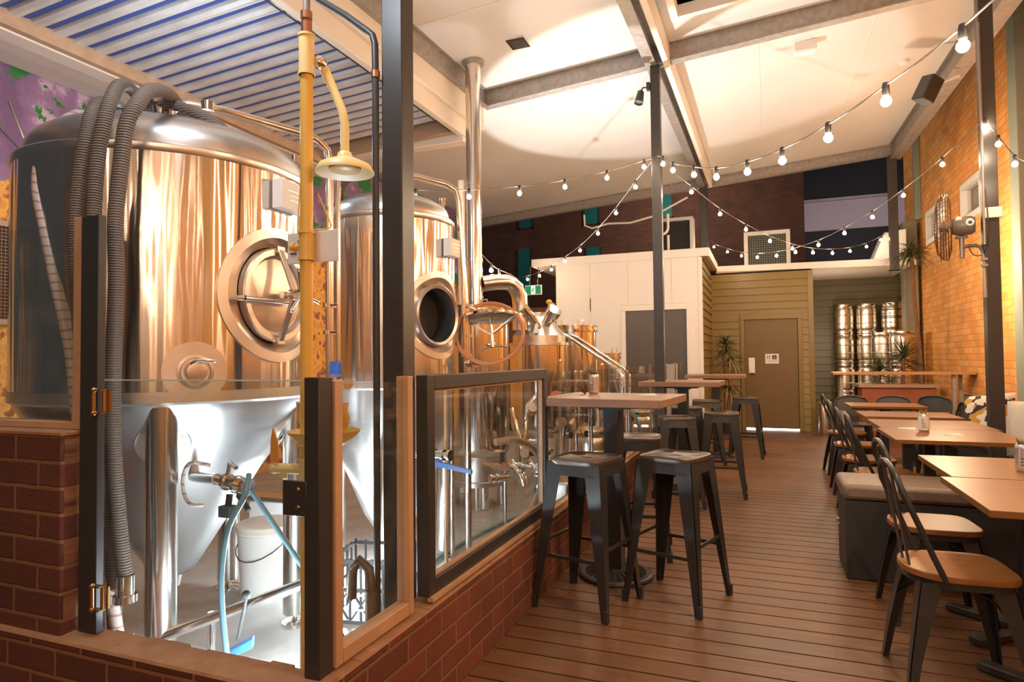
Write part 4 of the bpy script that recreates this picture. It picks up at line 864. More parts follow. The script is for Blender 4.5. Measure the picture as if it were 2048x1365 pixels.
for (x,y,z,dx,dy,dz) in ((-1.92,4.45,.47,.9,-.3,0),(-1.78,4.35,.50,.4,-.9,.1),(-1.66,4.3,.52,1,.1,-.1),(-1.62,4.4,.56,.2,-.9,.3),(-1.54,4.35,.50,.3,-.8,-.4),(-1.70,4.25,.44,-.6,-.7,0)): valve(q,(x,y,z),(dx,dy,dz),.95)
q.tube([(-1.74,4.3,.50),(-1.68,4.28,.50),(-1.62,4.28,.46),(-1.60,4.28,.38)],.028,14); q.tube([(-2.05,4.6,.46),(-1.55,4.35,.46)],.02,12); q.tube([(-1.60,4.3,.30),(-1.5,4.25,.42)],.02,12)
q.build('pipework', M['chrome'], t, world=True, smooth=40)
q = MB(); q.box((-1.60,4.38,.59),(.09,.03,.03)); q.box((-1.80,4.36,.56),(.03,.03,.07)); q.build('black_handle', M['rubber'], t, world=True, bevel=.005)
for (x,y) in ((-1.78,4.36),(-1.55,4.36)): MB().cyl((x,y,.05),(x,y,.46),.012,10).build('support', M['pipe'], t, world=True, smooth=50)
# diagonal rails
t = thing('hand_rail','pair of sloping polished handrails in front of the tall narrow kettle','handrail',(-1.7,6.3,.05))
for yy in (6.15,6.5):
    q = MB(); q.tube([(-2.02,yy+.2,.05),(-2.02,yy+.2,1.45),(-2.0,yy+.2,1.52),(-1.94,yy+.2,1.53),(-1.88,yy+.2,1.50),(-1.42,yy+.35,1.17),(-1.36,yy+.37,1.10),(-1.35,yy+.37,.05)],.017,12); q.build('rail', M['chrome'], t, world=True, smooth=60)
# clutter of fittings and panels beneath the kettles
t = thing('pump_cart','low steel pump with clamped valves and hoses under the middle kettle','pump',(-1.6,5.0,.05))
q = MB(); q.bb(-1.75,-1.45,4.85,5.25,.06,.30); q.build('casing', M['steel_top'], t, world=True, bevel=.02)
q = MB()
for (x,y,z,dx,dy,dz) in ((-1.75,4.7,.62,1,0,.1),(-1.62,4.6,.42,.8,-.3,.2),(-1.7,4.75,.85,.3,-.8,.3),(-1.6,4.9,.55,0,-1,0),(-1.8,4.55,.5,.5,-.5,-.5),(-1.55,5.1,.75,.2,-.9,.1)): valve(q,(x,y,z),(dx,dy,dz),1.1)
q.tube([(-1.8,4.55,.9),(-1.7,4.5,.6),(-1.62,4.55,.45),(-1.5,4.6,.42)],.018,12); q.tube([(-1.75,4.7,.62),(-1.75,4.75,.9),(-1.7,4.9,1.0)],.018,12); q.tube([(-1.62,4.6,.42),(-1.6,4.9,.3)],.02,12); q.tube([(-1.55,5.1,.75),(-1.6,5.1,.3)],.018,12)
q.build('pipework', M['chrome'], t, world=True, smooth=40)
t = thing('steel_ramp','tilted folded steel panels leaning under the far kettles','steel panel',(-1.6,6.6,.05))
q = MB(); q.hexa([(-1.75,5.9,.40),(-1.35,6.2,.12),(-1.35,6.6,.12),(-1.75,6.4,.42),(-1.75,5.9,.42),(-1.35,6.2,.14),(-1.35,6.6,.14),(-1.75,6.4,.44)]); q.hexa([(-1.95,6.3,.62),(-1.45,6.6,.40),(-1.45,6.9,.40),(-1.95,6.7,.62),(-1.95,6.3,.64),(-1.45,6.6,.42),(-1.45,6.9,.42),(-1.95,6.7,.64)]); q.bb(-1.75,-1.73,5.9,6.3,.05,.42); q.bb(-1.95,-1.93,6.3,6.5,.05,.62); q.bb(-1.47,-1.45,6.6,6.8,.05,.42)
q.build('panels', M['chrome'], t, world=True)
t = thing('control_box','pale grey control box on the brewery floor beyond the kettles','control box',(-1.55,7.1,.05)); MB().bb(-1.72,-1.5,7.0,7.3,.05,.72).build('cabinet', M['steel_top'], t, world=True, bevel=.01)
q = MB()
for z in (.3,.42,.6): q.sphere((-1.6,6.99,z),.014,10)
q.build('knob', M['rubber'], t, world=True)
t = thing('steel_pipe','vertical pipe bundle with valves between the far kettles','pipe',(-1.6,6.4,.05)); q = MB()
for (x,y,z1) in ((-1.72,5.55,1.25),(-1.62,5.7,1.15),(-1.66,6.9,1.2),(-1.5,7.2,1.0)): q.cyl((x,y,.05),(x,y,z1),.016,12); valve(q,(x,y,.6),(.8,-.6,0),.9); q.sphere((x,y,z1),.018,10)
q.build('pipes', M['chrome'], t, world=True, smooth=40)
# bucket, crate, old tap in the enclosure
t = thing('bucket','white plastic bucket with lid below the big tank cone','bucket',(-2.46,2.70,.05))
MB().lathe([(0,0),(.125,0),(.145,.33),(.15,.335),(.15,.36),(.14,.36)],40).build('pail', M['plastic_white'], t, smooth=40)
MB().lathe([(.152,.345),(.155,.36),(.155,.375),(.14,.382),(0,.384)],40).build('lid', M['cream'], t, smooth=40)
q = MB(); q.tube([(.145*math.cos(a_),.145*math.sin(a_)-.01,.31-.10*abs(math.sin((a_+PI)*1.0))) for a_ in [-PI+PI*k_/10 for k_ in range(11)]],.003,6); q.build('handle', M['rubber'], t)
t = thing('white_box','white box standing behind the drain pipe under the big tank','box',(-2.3,2.75,.05)); 
t.location = (-2.95,3.35,.05); MB().box((0,0,.16),(.42,.10,.32)).build('panel', M['plastic_white'], t, bevel=.01); MB().box((0,0,.335),(.44,.12,.03)).build('rim', M['steel_top'], t, bevel=.004)
t = thing('milk_crate','grey lattice plastic crate on the floor behind the side glass','crate',(-1.80,2.70,.05), R(12))
q = MB(); w_ = .16; h_ = .30
for z in (.008,h_-.015,h_*.52): 
    for (a_,b_,dx,dy) in ((0,-w_,2*w_,.012),(0,w_,2*w_,.012),(-w_,0,.012,2*w_),(w_,0,.012,2*w_)): q.box((a_,b_,z),(dx,dy,.018))
for k_ in range(7):
    u = -w_+2*w_*k_/6
    for (a_,b_) in ((u,-w_),(u,w_),(-w_,u),(w_,u)): q.box((a_,b_,h_/2),(.009,.009,h_))
for k_ in range(3):
    u = -w_*.67+w_*.67*k_; q.beam((u-.045,-w_,.02),(u+.045,-w_,.15),.008,.008); q.beam((u+.045,-w_,.02),(u-.045,-w_,.15),.008,.008); q.beam((w_,u-.045,.16),(w_,u+.045,.28),.008,.008,(1,0,0)); q.beam((w_,u+.045,.16),(w_,u-.045,.28),.008,.008,(1,0,0))
q.box((0,0,.01),(2*w_,2*w_,.008)); q.build('lattice', M['crate'], t)
q = MB().ring((0,-w_-.006,.10),(0,1,0),.035,.006,24,6); q.build('round_badge', M['plastic_white'], t)
t = thing('standpipe','mossy bronze tap standpipe with yellow knob inside the side glass','tap',(-1.33,1.98,.05))
q = MB(); q.cyl((0,0,0),(0,0,.40),.024,14); q.cyl((0,0,.14),(0,0,.22),.034,14); q.tube([(0,0,.38),(-.01,0,.47),(-.05,0,.50),(-.08,0,.46),(-.085,0,.36)],.018,10); q.build('pipe', M['bronze_valve'], t, smooth=50)
q = MB(); q.cyl((-.03,-.02,.20),(-.07,-.05,.20),.010,8); q.box((-.08,-.055,.20),(.02,.05,.07)); q.build('yellow_knob', M['yellow'], t, bevel=.006)
# ------------------------------------------------------------------ safety shower
yx,yy = -1.37,1.68
t = thing('safety_shower','yellow emergency shower and eyewash station in front of the tanks','safety shower',(yx,yy,.05))
MB().cyl((yx,yy,.06),(yx,yy,2.30),.0205,24).build('pole', M['yellow'], t, world=True, smooth=60)
MB().lathe([(0,0),(.05,0),(.05,.01),(.025,.015)],24,(yx,yy,.05)).build('base_flange', M['yellow'], t, world=True, smooth=40)
for za,zb,rr_,mm_ in ((2.20,2.335,.0245,'yellow_pale'),(1.595,1.69,.0245,'yellow'),(1.00,1.03,.024,'yellow_pale'),(.87,.965,.0245,'yellow_pale')):
    q = MB(); q.cyl((yx,yy,za),(yx,yy,zb),rr_,24); q.cyl((yx,yy,za),(yx,yy,za+.008),rr_*1.12,24); q.cyl((yx,yy,zb-.008),(yx,yy,zb),rr_*1.12,24); q.build('tee_sleeve', M[mm_], t, world=True, smooth=40)
q = MB(); q.cyl((yx-.02,yy,1.642),(yx-.055,yy-.005,1.64),.011,14); q.cyl((yx-.042,yy-.004,1.64),(yx-.055,yy-.005,1.64),.015,14); q.build('side_plug', M['yellow'], t, world=True, smooth=40)
q = MB(); q.tube([(yx+.01,yy+.03,2.27),(yx+.03,yy+.055,2.235),(yx+.062,yy+.06,2.165),(yx+.094,yy+.06,2.095),(yx+.105,yy+.06,2.05),(yx+.105,yy+.06,1.95)],[.016,.016,.014,.014,.014,.014],14); q.build('arm', M['yellow_pale'], t, world=True, smooth=60)
q = MB(); q.sphere((yx+.022,yy+.04,2.255),.024,14); q.build('ball_valve', M['chrome'], t, world=True, smooth=60)
hx,hy = yx+.105,yy+.06
MB().lathe([(.016,1.955),(.022,1.95),(.026,1.935),(.05,1.925),(.082,1.910),(.094,1.889),(.094,1.884),(.088,1.885),(.05,1.901),(0,1.903)],48,(hx,hy,0)).build('shower_head', M['yellow_pale'], t, world=True, smooth=50)
MB().lathe([(.052,1.895),(.048,1.891),(0,1.890)],36,(hx,hy,0)).build('spray_plate', M['yellow_pale'], t, world=True, smooth=50)
q = MB(); q.tube([(yx-.02,yy+.03,2.18),(yx-.062,yy+.03,1.715),(yx-.058,yy+.03,1.702),(yx+.066,yy+.034,1.702),(yx+.070,yy+.034,1.712),(yx+.02,yy+.03,1.82)],.0022,6); q.build('pull_wire', M['yellow'], t, world=True, smooth=60)
sgn = MB().bb(yx-.098,yx+.104,yy+.024,yy+.029,1.592,1.695).build('sign_plate', M['plate'], t, world=True, bevel=.003)
q = MB(); q.bb(yx-.084,yx-.077,yy+.021,yy+.024,1.624,1.629); q.bb(yx-.074,yx-.068,yy+.021,yy+.024,1.624,1.629); q.bb(yx-.065,yx-.061,yy+.021,yy+.024,1.624,1.629); q.tube([(yx-.054,yy+.022,1.668),(yx-.049,yy+.022,1.661),(yx-.053,yy+.022,1.654)],.002,6); q.build('sign_marks', M['label_dark'], sgn, world=True)
ex,ey = yx+.045,yy+.035
bw = MB(); bw.lathe([(.03,.985),(.05,.99),(.085,1.01),(.112,1.035),(.116,1.045),(.110,1.045),(.08,1.018),(.04,1.0),(0,.998)],48,(ex-.02,ey+.02,0)).build('eyewash_bowl', M['yellow'], t, world=True, smooth=50)
for sx in (-1,1):
    q = MB(); bx = ex-.02; by = ey+.02
    q.tube([(bx,by,1.03),(bx+sx*.055,by,1.045),(bx+sx*.078,by,1.06),(bx+sx*.088,by-.005,1.085),(bx+sx*.082,by-.01,1.11),(bx+sx*.078,by-.01,1.135)],[.010,.011,.013,.014,.015,.022],12); q.build('eyewash_spout', M['yellow'], t, world=True, smooth=60)
q = MB(); q.cyl((yx,yy,.925),(yx-.12,yy-.01,.925),.017,16); q.cyl((yx-.085,yy-.008,.925),(yx-.085,yy-.008,.895),.012,12); q.sphere((yx-.12,yy-.01,.925),.019,12); q.build('inlet_arm', M['yellow_pale'], t, world=True, smooth=50)
q = MB(); q.prism([(-.014,0),(.014,0),(.012,.05),(.015,.07),(-.005,.115),(-.014,.07)],-.004,.004)
q2 = MB(); q2.frame((yx-.112,yy-.02,.945),(0,-1,0),(1,0,0)); q2.M = Matrix.Translation((yx-.112,yy-.02,.945)) @ Matrix.Rotation(PI/2,4,'X'); q2.prism([(-.014,0),(.014,0),(.012,.05),(.013,.07),(-.005,.115),(-.014,.07)],-.004,.004); q2.build('push_handle', M['orange'], t, world=True, bevel=.002)
MB().tube([(yx,yy,2.33),(yx,yy,2.42),(yx,yy,3.3)],.012,12).build('feed_pipe', M['conduit'], t, world=True, smooth=60)
q = MB(); q.cyl((yx,yy,2.335),(yx,yy,2.375),.018,14); q.cyl((yx,yy,2.385),(yx,yy,2.41),.019,14); q.build('union', M['copper'], t, world=True, smooth=40)
# overhead dark pipe to the post
t = tag(MB().tube([(-1.90,2.03,2.90),(-1.591,2.03,2.682),(-1.474,2.03,2.599),(-1.373,2.03,2.516),(-1.350,2.03,2.495),(-1.340,2.03,2.46),(-1.338,2.03,2.36),(-1.338,2.03,.06)],.013,12).build('overhead_pipe', M['black'], smooth=60),'dark steel water pipe bending down from the roof beside the wide dark post','pipe')
MB().cyl((-1.338,2.03,2.33),(-1.338,2.03,2.355),.017,14).build('copper_joint', M['copper'], t, smooth=50)

# ------------------------------------------------------------------ bar tables and stools
def rrect(w, h, r, n):
    out = []
    for k_ in range(n):
        a = 2*PI*k_/n; c_,s_ = math.cos(a),math.sin(a); p = 6
        q = (abs(c_)**p+abs(s_)**p)**(-1/p); out.append((c_*q*w/2, s_*q*h/2))
    return out
def make_stool(label, loc, rz):
    t = thing('bar_stool',label,'stool',loc,rz,None); H = .76; n = 48
    rings = []
    for (w_,z) in ((.305,H-.030),(.312,H-.012),(.308,H-.003),(.296,H),(.284,H-.003),(.276,H-.008)): rings.append([(x,y,z) for x,y in rrect(w_,w_,.03,n)])
    slot = []
    for k_ in range(n):
        a = 2*PI*k_/n; c_,s_ = math.cos(a),math.sin(a); slot.append((max(-.022,min(.022,c_*.05))+c_*.012, s_*.012, H-.008))
    rings.append(slot); rings.append([(x,y,H-.022) for x,y,z in slot])
    vs = [p for r_ in rings for p in r_]; fs = []
    for i in range(len(rings)-1):
        for k_ in range(n): fs.append((i*n+k_,i*n+(k_+1)%n,(i+1)*n+(k_+1)%n,(i+1)*n+k_))
    MB().add(vs,fs).build('seat', M['stoolseat'], t, smooth=50)
    q = MB()
    for (a_,b_) in ((1,0),(-1,0),(0,1),(0,-1)):
        wt = .125
        for s2 in (-1,1):
            pass
        if a_: q.hexa([(a_*.150,-wt,H-.085),(a_*.156,-wt,H-.085),(a_*.156,wt,H-.085),(a_*.150,wt,H-.085),(a_*.142,-wt,H-.018),(a_*.148,-wt,H-.018),(a_*.148,wt,H-.018),(a_*.142,wt,H-.018)])
        else: q.hexa([(-wt,b_*.150,H-.085),(wt,b_*.150,H-.085),(wt,b_*.156,H-.085),(-wt,b_*.156,H-.085),(-wt,b_*.142,H-.018),(wt,b_*.142,H-.018),(wt,b_*.148,H-.018),(-wt,b_*.148,H-.018)])
    q.build('apron', M['black_gloss'], t)
    for sx in (-1,1):
        for sy in (-1,1):
            q = MB(); top = Vector((sx*.150,sy*.150,H-.02)); bot = Vector((sx*.212,sy*.212,.0))
            for ax in (0,1):
                wt,wb = .088,.030
                def P4(o,w_):
                    i = Vector((-sx*w_,0,0)) if ax==0 else Vector((0,-sy*w_,0)); th = Vector((0,-sy*.004,0)) if ax==0 else Vector((-sx*.004,0,0))
                    return [o,o+i,o+i+th,o+th]
                q.hexa([tuple(p_) for p_ in P4(bot,wb)+P4(top,wt)])
            L_ = q.build('leg', M['black_gloss'], t)
            f_ = MB(); f_.box((sx*.205,sy*.205,.03),(.022,.022,.06)); f_.build('foot_cap', M['rubber'], L_)
    q = MB()
    def at_h(sx,sy,z): f_ = (H-.02-z)/(H-.02); r_ = .150+(.062)*f_-.006; return (sx*r_,sy*r_,z)
    for (z,prs) in ((.27,(((-1,-1),(1,-1)),((-1,1),(1,1)))),(.325,(((-1,-1),(-1,1)),((1,-1),(1,1))))):
        for a_,b_ in prs: q.beam(at_h(*a_,z),at_h(*b_,z),.006,.018)
    q.build('foot_rail', M['black_gloss'], t)
    return t
M['stoolseat'] = noisy('stool_seat_metal', (.14,.115,.10), (.19,.155,.13), .32, .7, scale=(8,8,8))
G = 'black metal bar stools'
st = make_stool('black metal stool nearest the camera, left of the front bar table',(-.885,3.30,0),R(-13)); st['group'] = G
for (x,y,a,lb_) in ((-.455,3.52,-17,'black metal stool on the right front of the front bar table'),
    (-.80,4.28,8,'black metal stool partly hidden behind the front bar table column'),
    (-.73,5.78,12,'black metal stool in front of the second bar table, left one'),
    (-.78,6.95,10,'black metal stool behind the second bar table column'),
    (-.39,6.32,2,'black metal stool with legs on the walkway right of the second bar table'),
    (-.68,8.10,8,'black metal stool in front of the third bar table'),
    (-.24,8.80,-3,'farthest black metal stool, standing before the green restroom door')):
    dup(st,(x,y,0),R(a),lb_,G)
def make_bartable(label, loc, rz):
    t = thing('bar_table',label,'table',loc,rz,'square wooden bar tables on one column')
    MB().box((0,0,1.0275),(.72,.66,.045)).build('table_top', M['table_rust'], t, bevel=.004)
    q = MB(); q.box((0,0,.995),(.30,.30,.02)); q.box((0,0,.985),(.14,.14,.03)); q.build('top_plate', M['black'], t)
    MB().box((0,0,.51),(.095,.095,.96)).build('column', M['black'], t, bevel=.004)
    b = MB(); b.lathe([(0,.0),(.212,.0),(.218,.008),(.214,.020),(.200,.026),(.19,.022),(.08,.045),(.075,.055),(0,.055)],56)
    for k_ in range(28):
        a = 2*PI*k_/28; b.beam((.085*math.cos(a),.085*math.sin(a),.046),(.175*math.cos(a),.175*math.sin(a),.030),.006,.008)
    b.build('base', M['iron'], t, smooth=40); return t
bt = make_bartable('front wooden bar table beside the framed glass screen',(-.84,3.76,0),R(-5))
dup(bt,(-.74,6.35,0),R(-2),'second wooden bar table from the front along the glass fence')
dup(bt,(-.60,8.75,0),R(0),'farthest wooden bar table near the potted yucca')
def can_plant(label, loc, kind, rz=0):
    t = thing('can_planter',label,'planter',loc,rz); r = .033; h = .122
    MB().lathe([(0,0),(.026,0),(r,.010),(r,h-.012),(.028,h),(.026,h),(.026,h-.006),(0,h-.008)],32).build('can', M['can'], t, smooth=40)
    MB().lathe([(r+.0006,.014),(r+.0006,h-.016)],32).build('wrap_label', M['label_white'] if kind else M['can'], t, smooth=60)
    q = MB()
    for i in range(5 if kind else 3):
        z = .03+i*.014; a0 = -2.2; 
        q.lathe([(r+.001,z),(r+.001,z+.004)],8,a0=a0,a1=a0+.9-.12*i)
    q.build('print', M['label_dark'], t)
    q = MB(); n = 26 if kind != 1 else 6
    for i in range(n):
        a = random.uniform(0,6.28); l = random.uniform(.02,.035) if kind != 1 else random.uniform(.03,.05); sp_ = .5 if kind != 1 else .2
        b = Vector((.012*math.cos(a),.012*math.sin(a),h-.01)); e_ = b+Vector((l*sp_*math.cos(a),l*sp_*math.sin(a),l))
        q.tube([b,(b+e_)/2+Vector((0,0,.004)),e_],[.003,.0035,.0005],5)
    q.build('succulent', M['leaf'] if kind != 1 else M['leaf_light'], t, smooth=60); return t
can_plant('small silver can with dark bushy succulent on the front bar table',(-1.00,3.93,1.05),0)
can_plant('small printed can with pale upright succulent on the second bar table',(-.98,6.5,1.05),1)
can_plant('white can with sprouting succulent on the near edge of the double dining table',(1.0,5.13,.75),1)
can_plant('silver can with green succulent at the right edge on the nearest dining tables',(1.06,3.50,.75),0)
q = MB()
for i in range(16):
    a = random.uniform(2.2,4.6); l = random.uniform(.03,.07); b = Vector((-1.045,3.90,1.052)); e_ = b+Vector((l*math.cos(a),l*math.sin(a),random.uniform(.01,.07))); q.tube([b,(b+e_)/2+Vector((0,0,.01)),e_],[.004,.005,.001],5)
tag(q.build('dry_sprig', M['bark'], smooth=60),'dark dried sprig lying beside the silver can on the front bar table','sprig')
def napkin(label, x,y,z, rz):
    q = MB(); q.push((x,y,z),rz); q.hexa([(-.06,-.03,0),(.06,-.03,0),(.05,.03,0),(-.05,.03,0),(-.055,-.028,.006),(.055,-.02,.003),(.045,.028,.008),(-.045,.03,.003)]); return tag(q.build('paper_menu', M['paper']), label, 'paper')
napkin('folded paper menu lying behind the can on the front bar table',-.66,3.86,1.0505,.2)
napkin('folded white paper lying alone on the double dining table',1.13,4.98,.7505,.1)
napkin('folded white paper beside the white can on the double dining table',.93,5.30,.7505,-.3)

# ------------------------------------------------------------------ dining tables, chairs
def dtable(label, x0,x1,y0,y1,m='tabletop'):
    cx,cy = (x0+x1)/2,(y0+y1)/2
    t = thing('dining_table',label,'table',(cx,cy,0),0,'dark rectangular dining tables'); w_,d_ = x1-x0,y1-y0
    MB().box((0,0,.7375),(w_,d_,.025)).build('table_top', M[m], t, bevel=.002)
    q = MB(); q.box((0,0,.71),(w_-.08,.05,.03)); q.box((0,0,.71),(.05,d_-.08,.03)); q.build('top_frame', M['black'], t)
    MB().box((0,0,.36),(.07,.07,.70)).build('column', M['black'], t)
    q = MB(); q.beam((-.27,-.22,.02),(.27,.22,.02),.06,.03); q.beam((-.27,.22,.02),(.27,-.22,.02),.06,.03); q.build('cross_base', M['iron'], t, bevel=.004); return t
dtable('nearest dark dining table at the right edge',.69,1.42,2.60,3.255)
dtable('second nearest dark dining table, pushed against the nearest one',.735,1.46,3.27,3.93)
dtable('near half of the double dark dining table with the white can',.745,1.47,4.60,5.32)
dtable('far half of the double dark dining table with the white can',.775,1.50,5.33,6.05)
dtable('narrow dark dining table behind the double one',.79,1.52,6.30,6.90)
dtable('farthest dark dining table before the planter',.82,1.52,7.55,8.15)
def make_chair(label, loc, rz):
    t = thing('dining_chair',label,'chair',loc,rz,'black metal chairs with honey wood seats')
    poly = []
    for k_ in range(40):
        a = 2*PI*k_/40; c_,s_ = math.cos(a),math.sin(a); p = 2.4 if c_ < 0 else 5
        q = (abs(c_)**p+abs(s_)**p)**(-1/p); poly.append((c_*q*.185, s_*q*(.18)))
    MB().prism(poly,.432,.458).build('seat', M['seatwood'], t, bevel=.004)
    q = MB(); q.prism([(x*.94,y*.94) for x,y in poly],.405,.4315); q.build('seat_pan', M['black_gloss'], t)
    for sx in (-1,1):
        for sy in (-1,1):
            q = MB(); pts = [(sx*.150,sy*.150,.42),(sx*.172,sy*.168,.30),(sx*.20,sy*.185,.12),(sx*.215,sy*.195,.0)]
            ws = (.075,.055,.036,.028)
            for i in range(3):
                a_,b_ = Vector(pts[i]),Vector(pts[i+1])
                for ax in (0,1):
                    def P4(o,w_):
                        i_ = Vector((-sx*w_,0,0)) if ax==0 else Vector((0,-sy*w_,0)); th = Vector((0,-sy*.005,0)) if ax==0 else Vector((-sx*.005,0,0)); return [o,o+i_,o+i_+th,o+th]
                    q.hexa([tuple(p_) for p_ in P4(b_,ws[i+1])+P4(a_,ws[i])])
            q.build('leg', M['black_gloss'], t)
    q = MB()
    for sx,sy in ((1,1),(1,-1)):
        q.tube([(sx*.17,sy*.165,.27),(.09,sy*.09,.36),(0,0,.395),(-.09,-sy*.09,.36),(-.17,-sy*.165,.27)],.006,8)
    q.build('cross_brace', M['black_gloss'], t, smooth=60)
    q = MB(); pts = []
    W = .165
    for sy in (-1,): pts += [(-.07,-W,.43),(-.11,-W*1.02,.52),(-.165,-W*1.0,.66)]
    for k_ in range(9):
        a = PI*k_/8; pts.append((-.205-.02*math.sin(a),-W*.95*math.cos(a),.755+.095*math.sin(a)))
    pts += [(-.165,W*1.0,.66),(-.11,W*1.02,.52),(-.07,W,.43)]
    q.tube(pts,.011,12); q.build('hoop', M['black_gloss'], t, smooth=60)
    q = MB()
    for sy in (-.055,.055): q.beam((-.165,sy*.8,.425),(-.222,sy,.835),.005,.026,(0,1,0)) if 0 else q.hexa([(-.160,sy*.8-.015,.43),(-.155,sy*.8-.015,.43),(-.155,sy*.8+.015,.43),(-.160,sy*.8+.015,.43),(-.225,sy-.017,.835),(-.219,sy-.017,.835),(-.219,sy+.017,.835),(-.225,sy+.017,.835)])
    q.build('back_slats', M['black_gloss'], t); return t
ch = make_chair('nearest honey seated black chair in the bottom right corner',(.665,2.98,0),R(4))
for (x,y,a,lb_) in ((.74,3.70,3,'honey seated black chair right behind the nearest one'),
    (.76,5.20,0,'honey seated black chair just beyond the padded bench box'),
    (.75,5.86,2,'honey seated black chair second beyond the padded bench box'),
    (.77,6.78,0,'honey seated black chair beside the narrow dark table'),
    (.80,7.85,3,'farthest honey seated black chair on the walkway side')):
    dup(ch,(x,y,0),R(a),lb_)
# padded bench box
t = thing('bench_box','dark box bench with brown padded top pushed under the dining tables','bench',(.98,4.35,0))
MB().box((0,0,.225),(1.14,.42,.445)).build('box', M['box_black'], t, bevel=.004)
MB().box((0,0,.495),(1.16,.45,.09)).build('cushion', M['leather'], t, bevel=.025)
q = MB(); q.tube([(-.585,-.02,.30),(-.60,-.02,.30),(-.60,-.02,.27),(-.585,-.02,.27)],.004,6); q.build('handle', M['chrome'], t)
# wall bench and cushions
t = thing('timber_bench','long dark timber bench between the tables and the orange brick wall','bench',(2.0,5.5,0))
MB().bb(1.80,2.25,1.8,9.2,.43,.46).build('seat', M['box_black'], t, world=True, bevel=.004)
MB().bb(2.22,2.26,1.8,9.2,.46,.80).build('backrest', M['box_black'], t, world=True)
q = MB().bb(1.86,2.2,1.85,9.15,0,.43); q.build('plinth', M['box_black'], t, world=True)
def cushion(label, o, n, m, s=.42, rot=0):
    q = MB(); k_ = 13; vs=[]; fs=[]
    for side in (1,-1):
        for i in range(k_):
            for j in range(k_):
                u,v = -1+2*i/(k_-1),-1+2*j/(k_-1); e_ = (1-u**4)*(1-v**4); pinch = 1-.08*(1-abs(u*v))*0
                x = u*s/2*(1-.05*(1-v*v)*0); y = v*s/2; x *= 1-.06*(1-abs(v))*(abs(u)>.99); y *= 1-.06*(1-abs(u))*(abs(v)>.99)
                vs.append((x,y,side*.075*max(e_,0)**.6))
    for sd in (0,1):
        b = sd*k_*k_
        for i in range(k_-1):
            for j in range(k_-1):
                f_ = (b+i*k_+j,b+(i+1)*k_+j,b+(i+1)*k_+j+1,b+i*k_+j+1); fs.append(f_ if sd==0 else f_[::-1])
    q.frame(o,n,(0,0,1)); q.M = q.M @ Matrix.Rotation(rot,4,'Z'); q.add(vs,fs); return tag(q.build('cushion', m, smooth=60),label,'cushion')
cushion('triangle patterned black white and mustard cushion left of the right dark post',(1.93,7.25,.70),(-.75,-.75,.5),M['tri'],.44,R(8))
cushion('plain off white cushion right of the right dark post at the frame edge',(2.0,6.25,.69),(-.6,-.75,.4),M['cushion_white'],.46,R(4))
# tall shelf table by the kegs
t = thing('drink_shelf','long narrow wooden bar shelf on steel legs in front of the planter','shelf table',(1.7,10.1,0))
MB().bb(.87,2.54,9.92,10.30,1.015,1.05).build('shelf_top', M['shelfwood'], t, world=True, bevel=.003)
for (x,y) in ((.98,10.0),(2.30,10.0),(2.42,10.2),(.98,10.24)):
    MB().bb(x-.02,x+.02,y-.02,y+.02,0,1.015).build('leg', M['galv'], t, world=True)
MB().bb(.98,2.42,9.99,10.01,.25,.28).build('rail', M['galv'], t, world=True)
# black chairs by the far tables
def make_bchair(label, loc, rz):
    t = thing('side_chair',label,'chair',loc,rz,'all black metal chairs at the far tables')
    poly = [(x,y) for x,y in rrect(.36,.36,.04,32)]
    MB().prism(poly,.44,.46).build('seat', M['black_gloss'], t, bevel=.003)
    for sx in (-1,1):
        for sy in (-1,1): MB().beam((sx*.15,sy*.15,.44),(sx*.2,sy*.19,0),.04,.03).build('leg', M['black_gloss'], t)
    q = MB(); pts = [(-.13,-.17,.45),(-.17,-.18,.66)]+[(-.19,-.17*math.cos(PI*k_/6),.72+.06*math.sin(PI*k_/6)) for k_ in range(7)]+[(-.17,.18,.66),(-.13,.17,.45)]
    q.tube(pts,.012,10); q.build('hoop', M['black_gloss'], t, smooth=60)
    q = MB(); q.hexa([(-.16,-.06,.46),(-.155,-.06,.46),(-.155,.06,.46),(-.16,.06,.46),(-.2,-.07,.77),(-.195,-.07,.77),(-.195,.07,.77),(-.2,.07,.77)]); q.hexa([(-.18,-.16,.60),(-.175,-.16,.60),(-.175,.16,.60),(-.18,.16,.60),(-.2,-.16,.76),(-.195,-.16,.76),(-.195,.16,.76),(-.2,.16,.76)]); q.build('back_panel', M['black_gloss'], t); return t
bc = make_bchair('all black chair behind the farthest dark table, left one',(.98,8.75,0),R(-90))
dup(bc,(1.42,8.80,0),R(-95),'all black chair behind the farthest dark table, middle one')
dup(bc,(1.72,7.95,0),R(180),'all black chair with solid back by the wall side of the farthest table')
dup(bc,(1.80,8.95,0),R(-120),'all black chair behind the farthest table, closest to the brick wall')
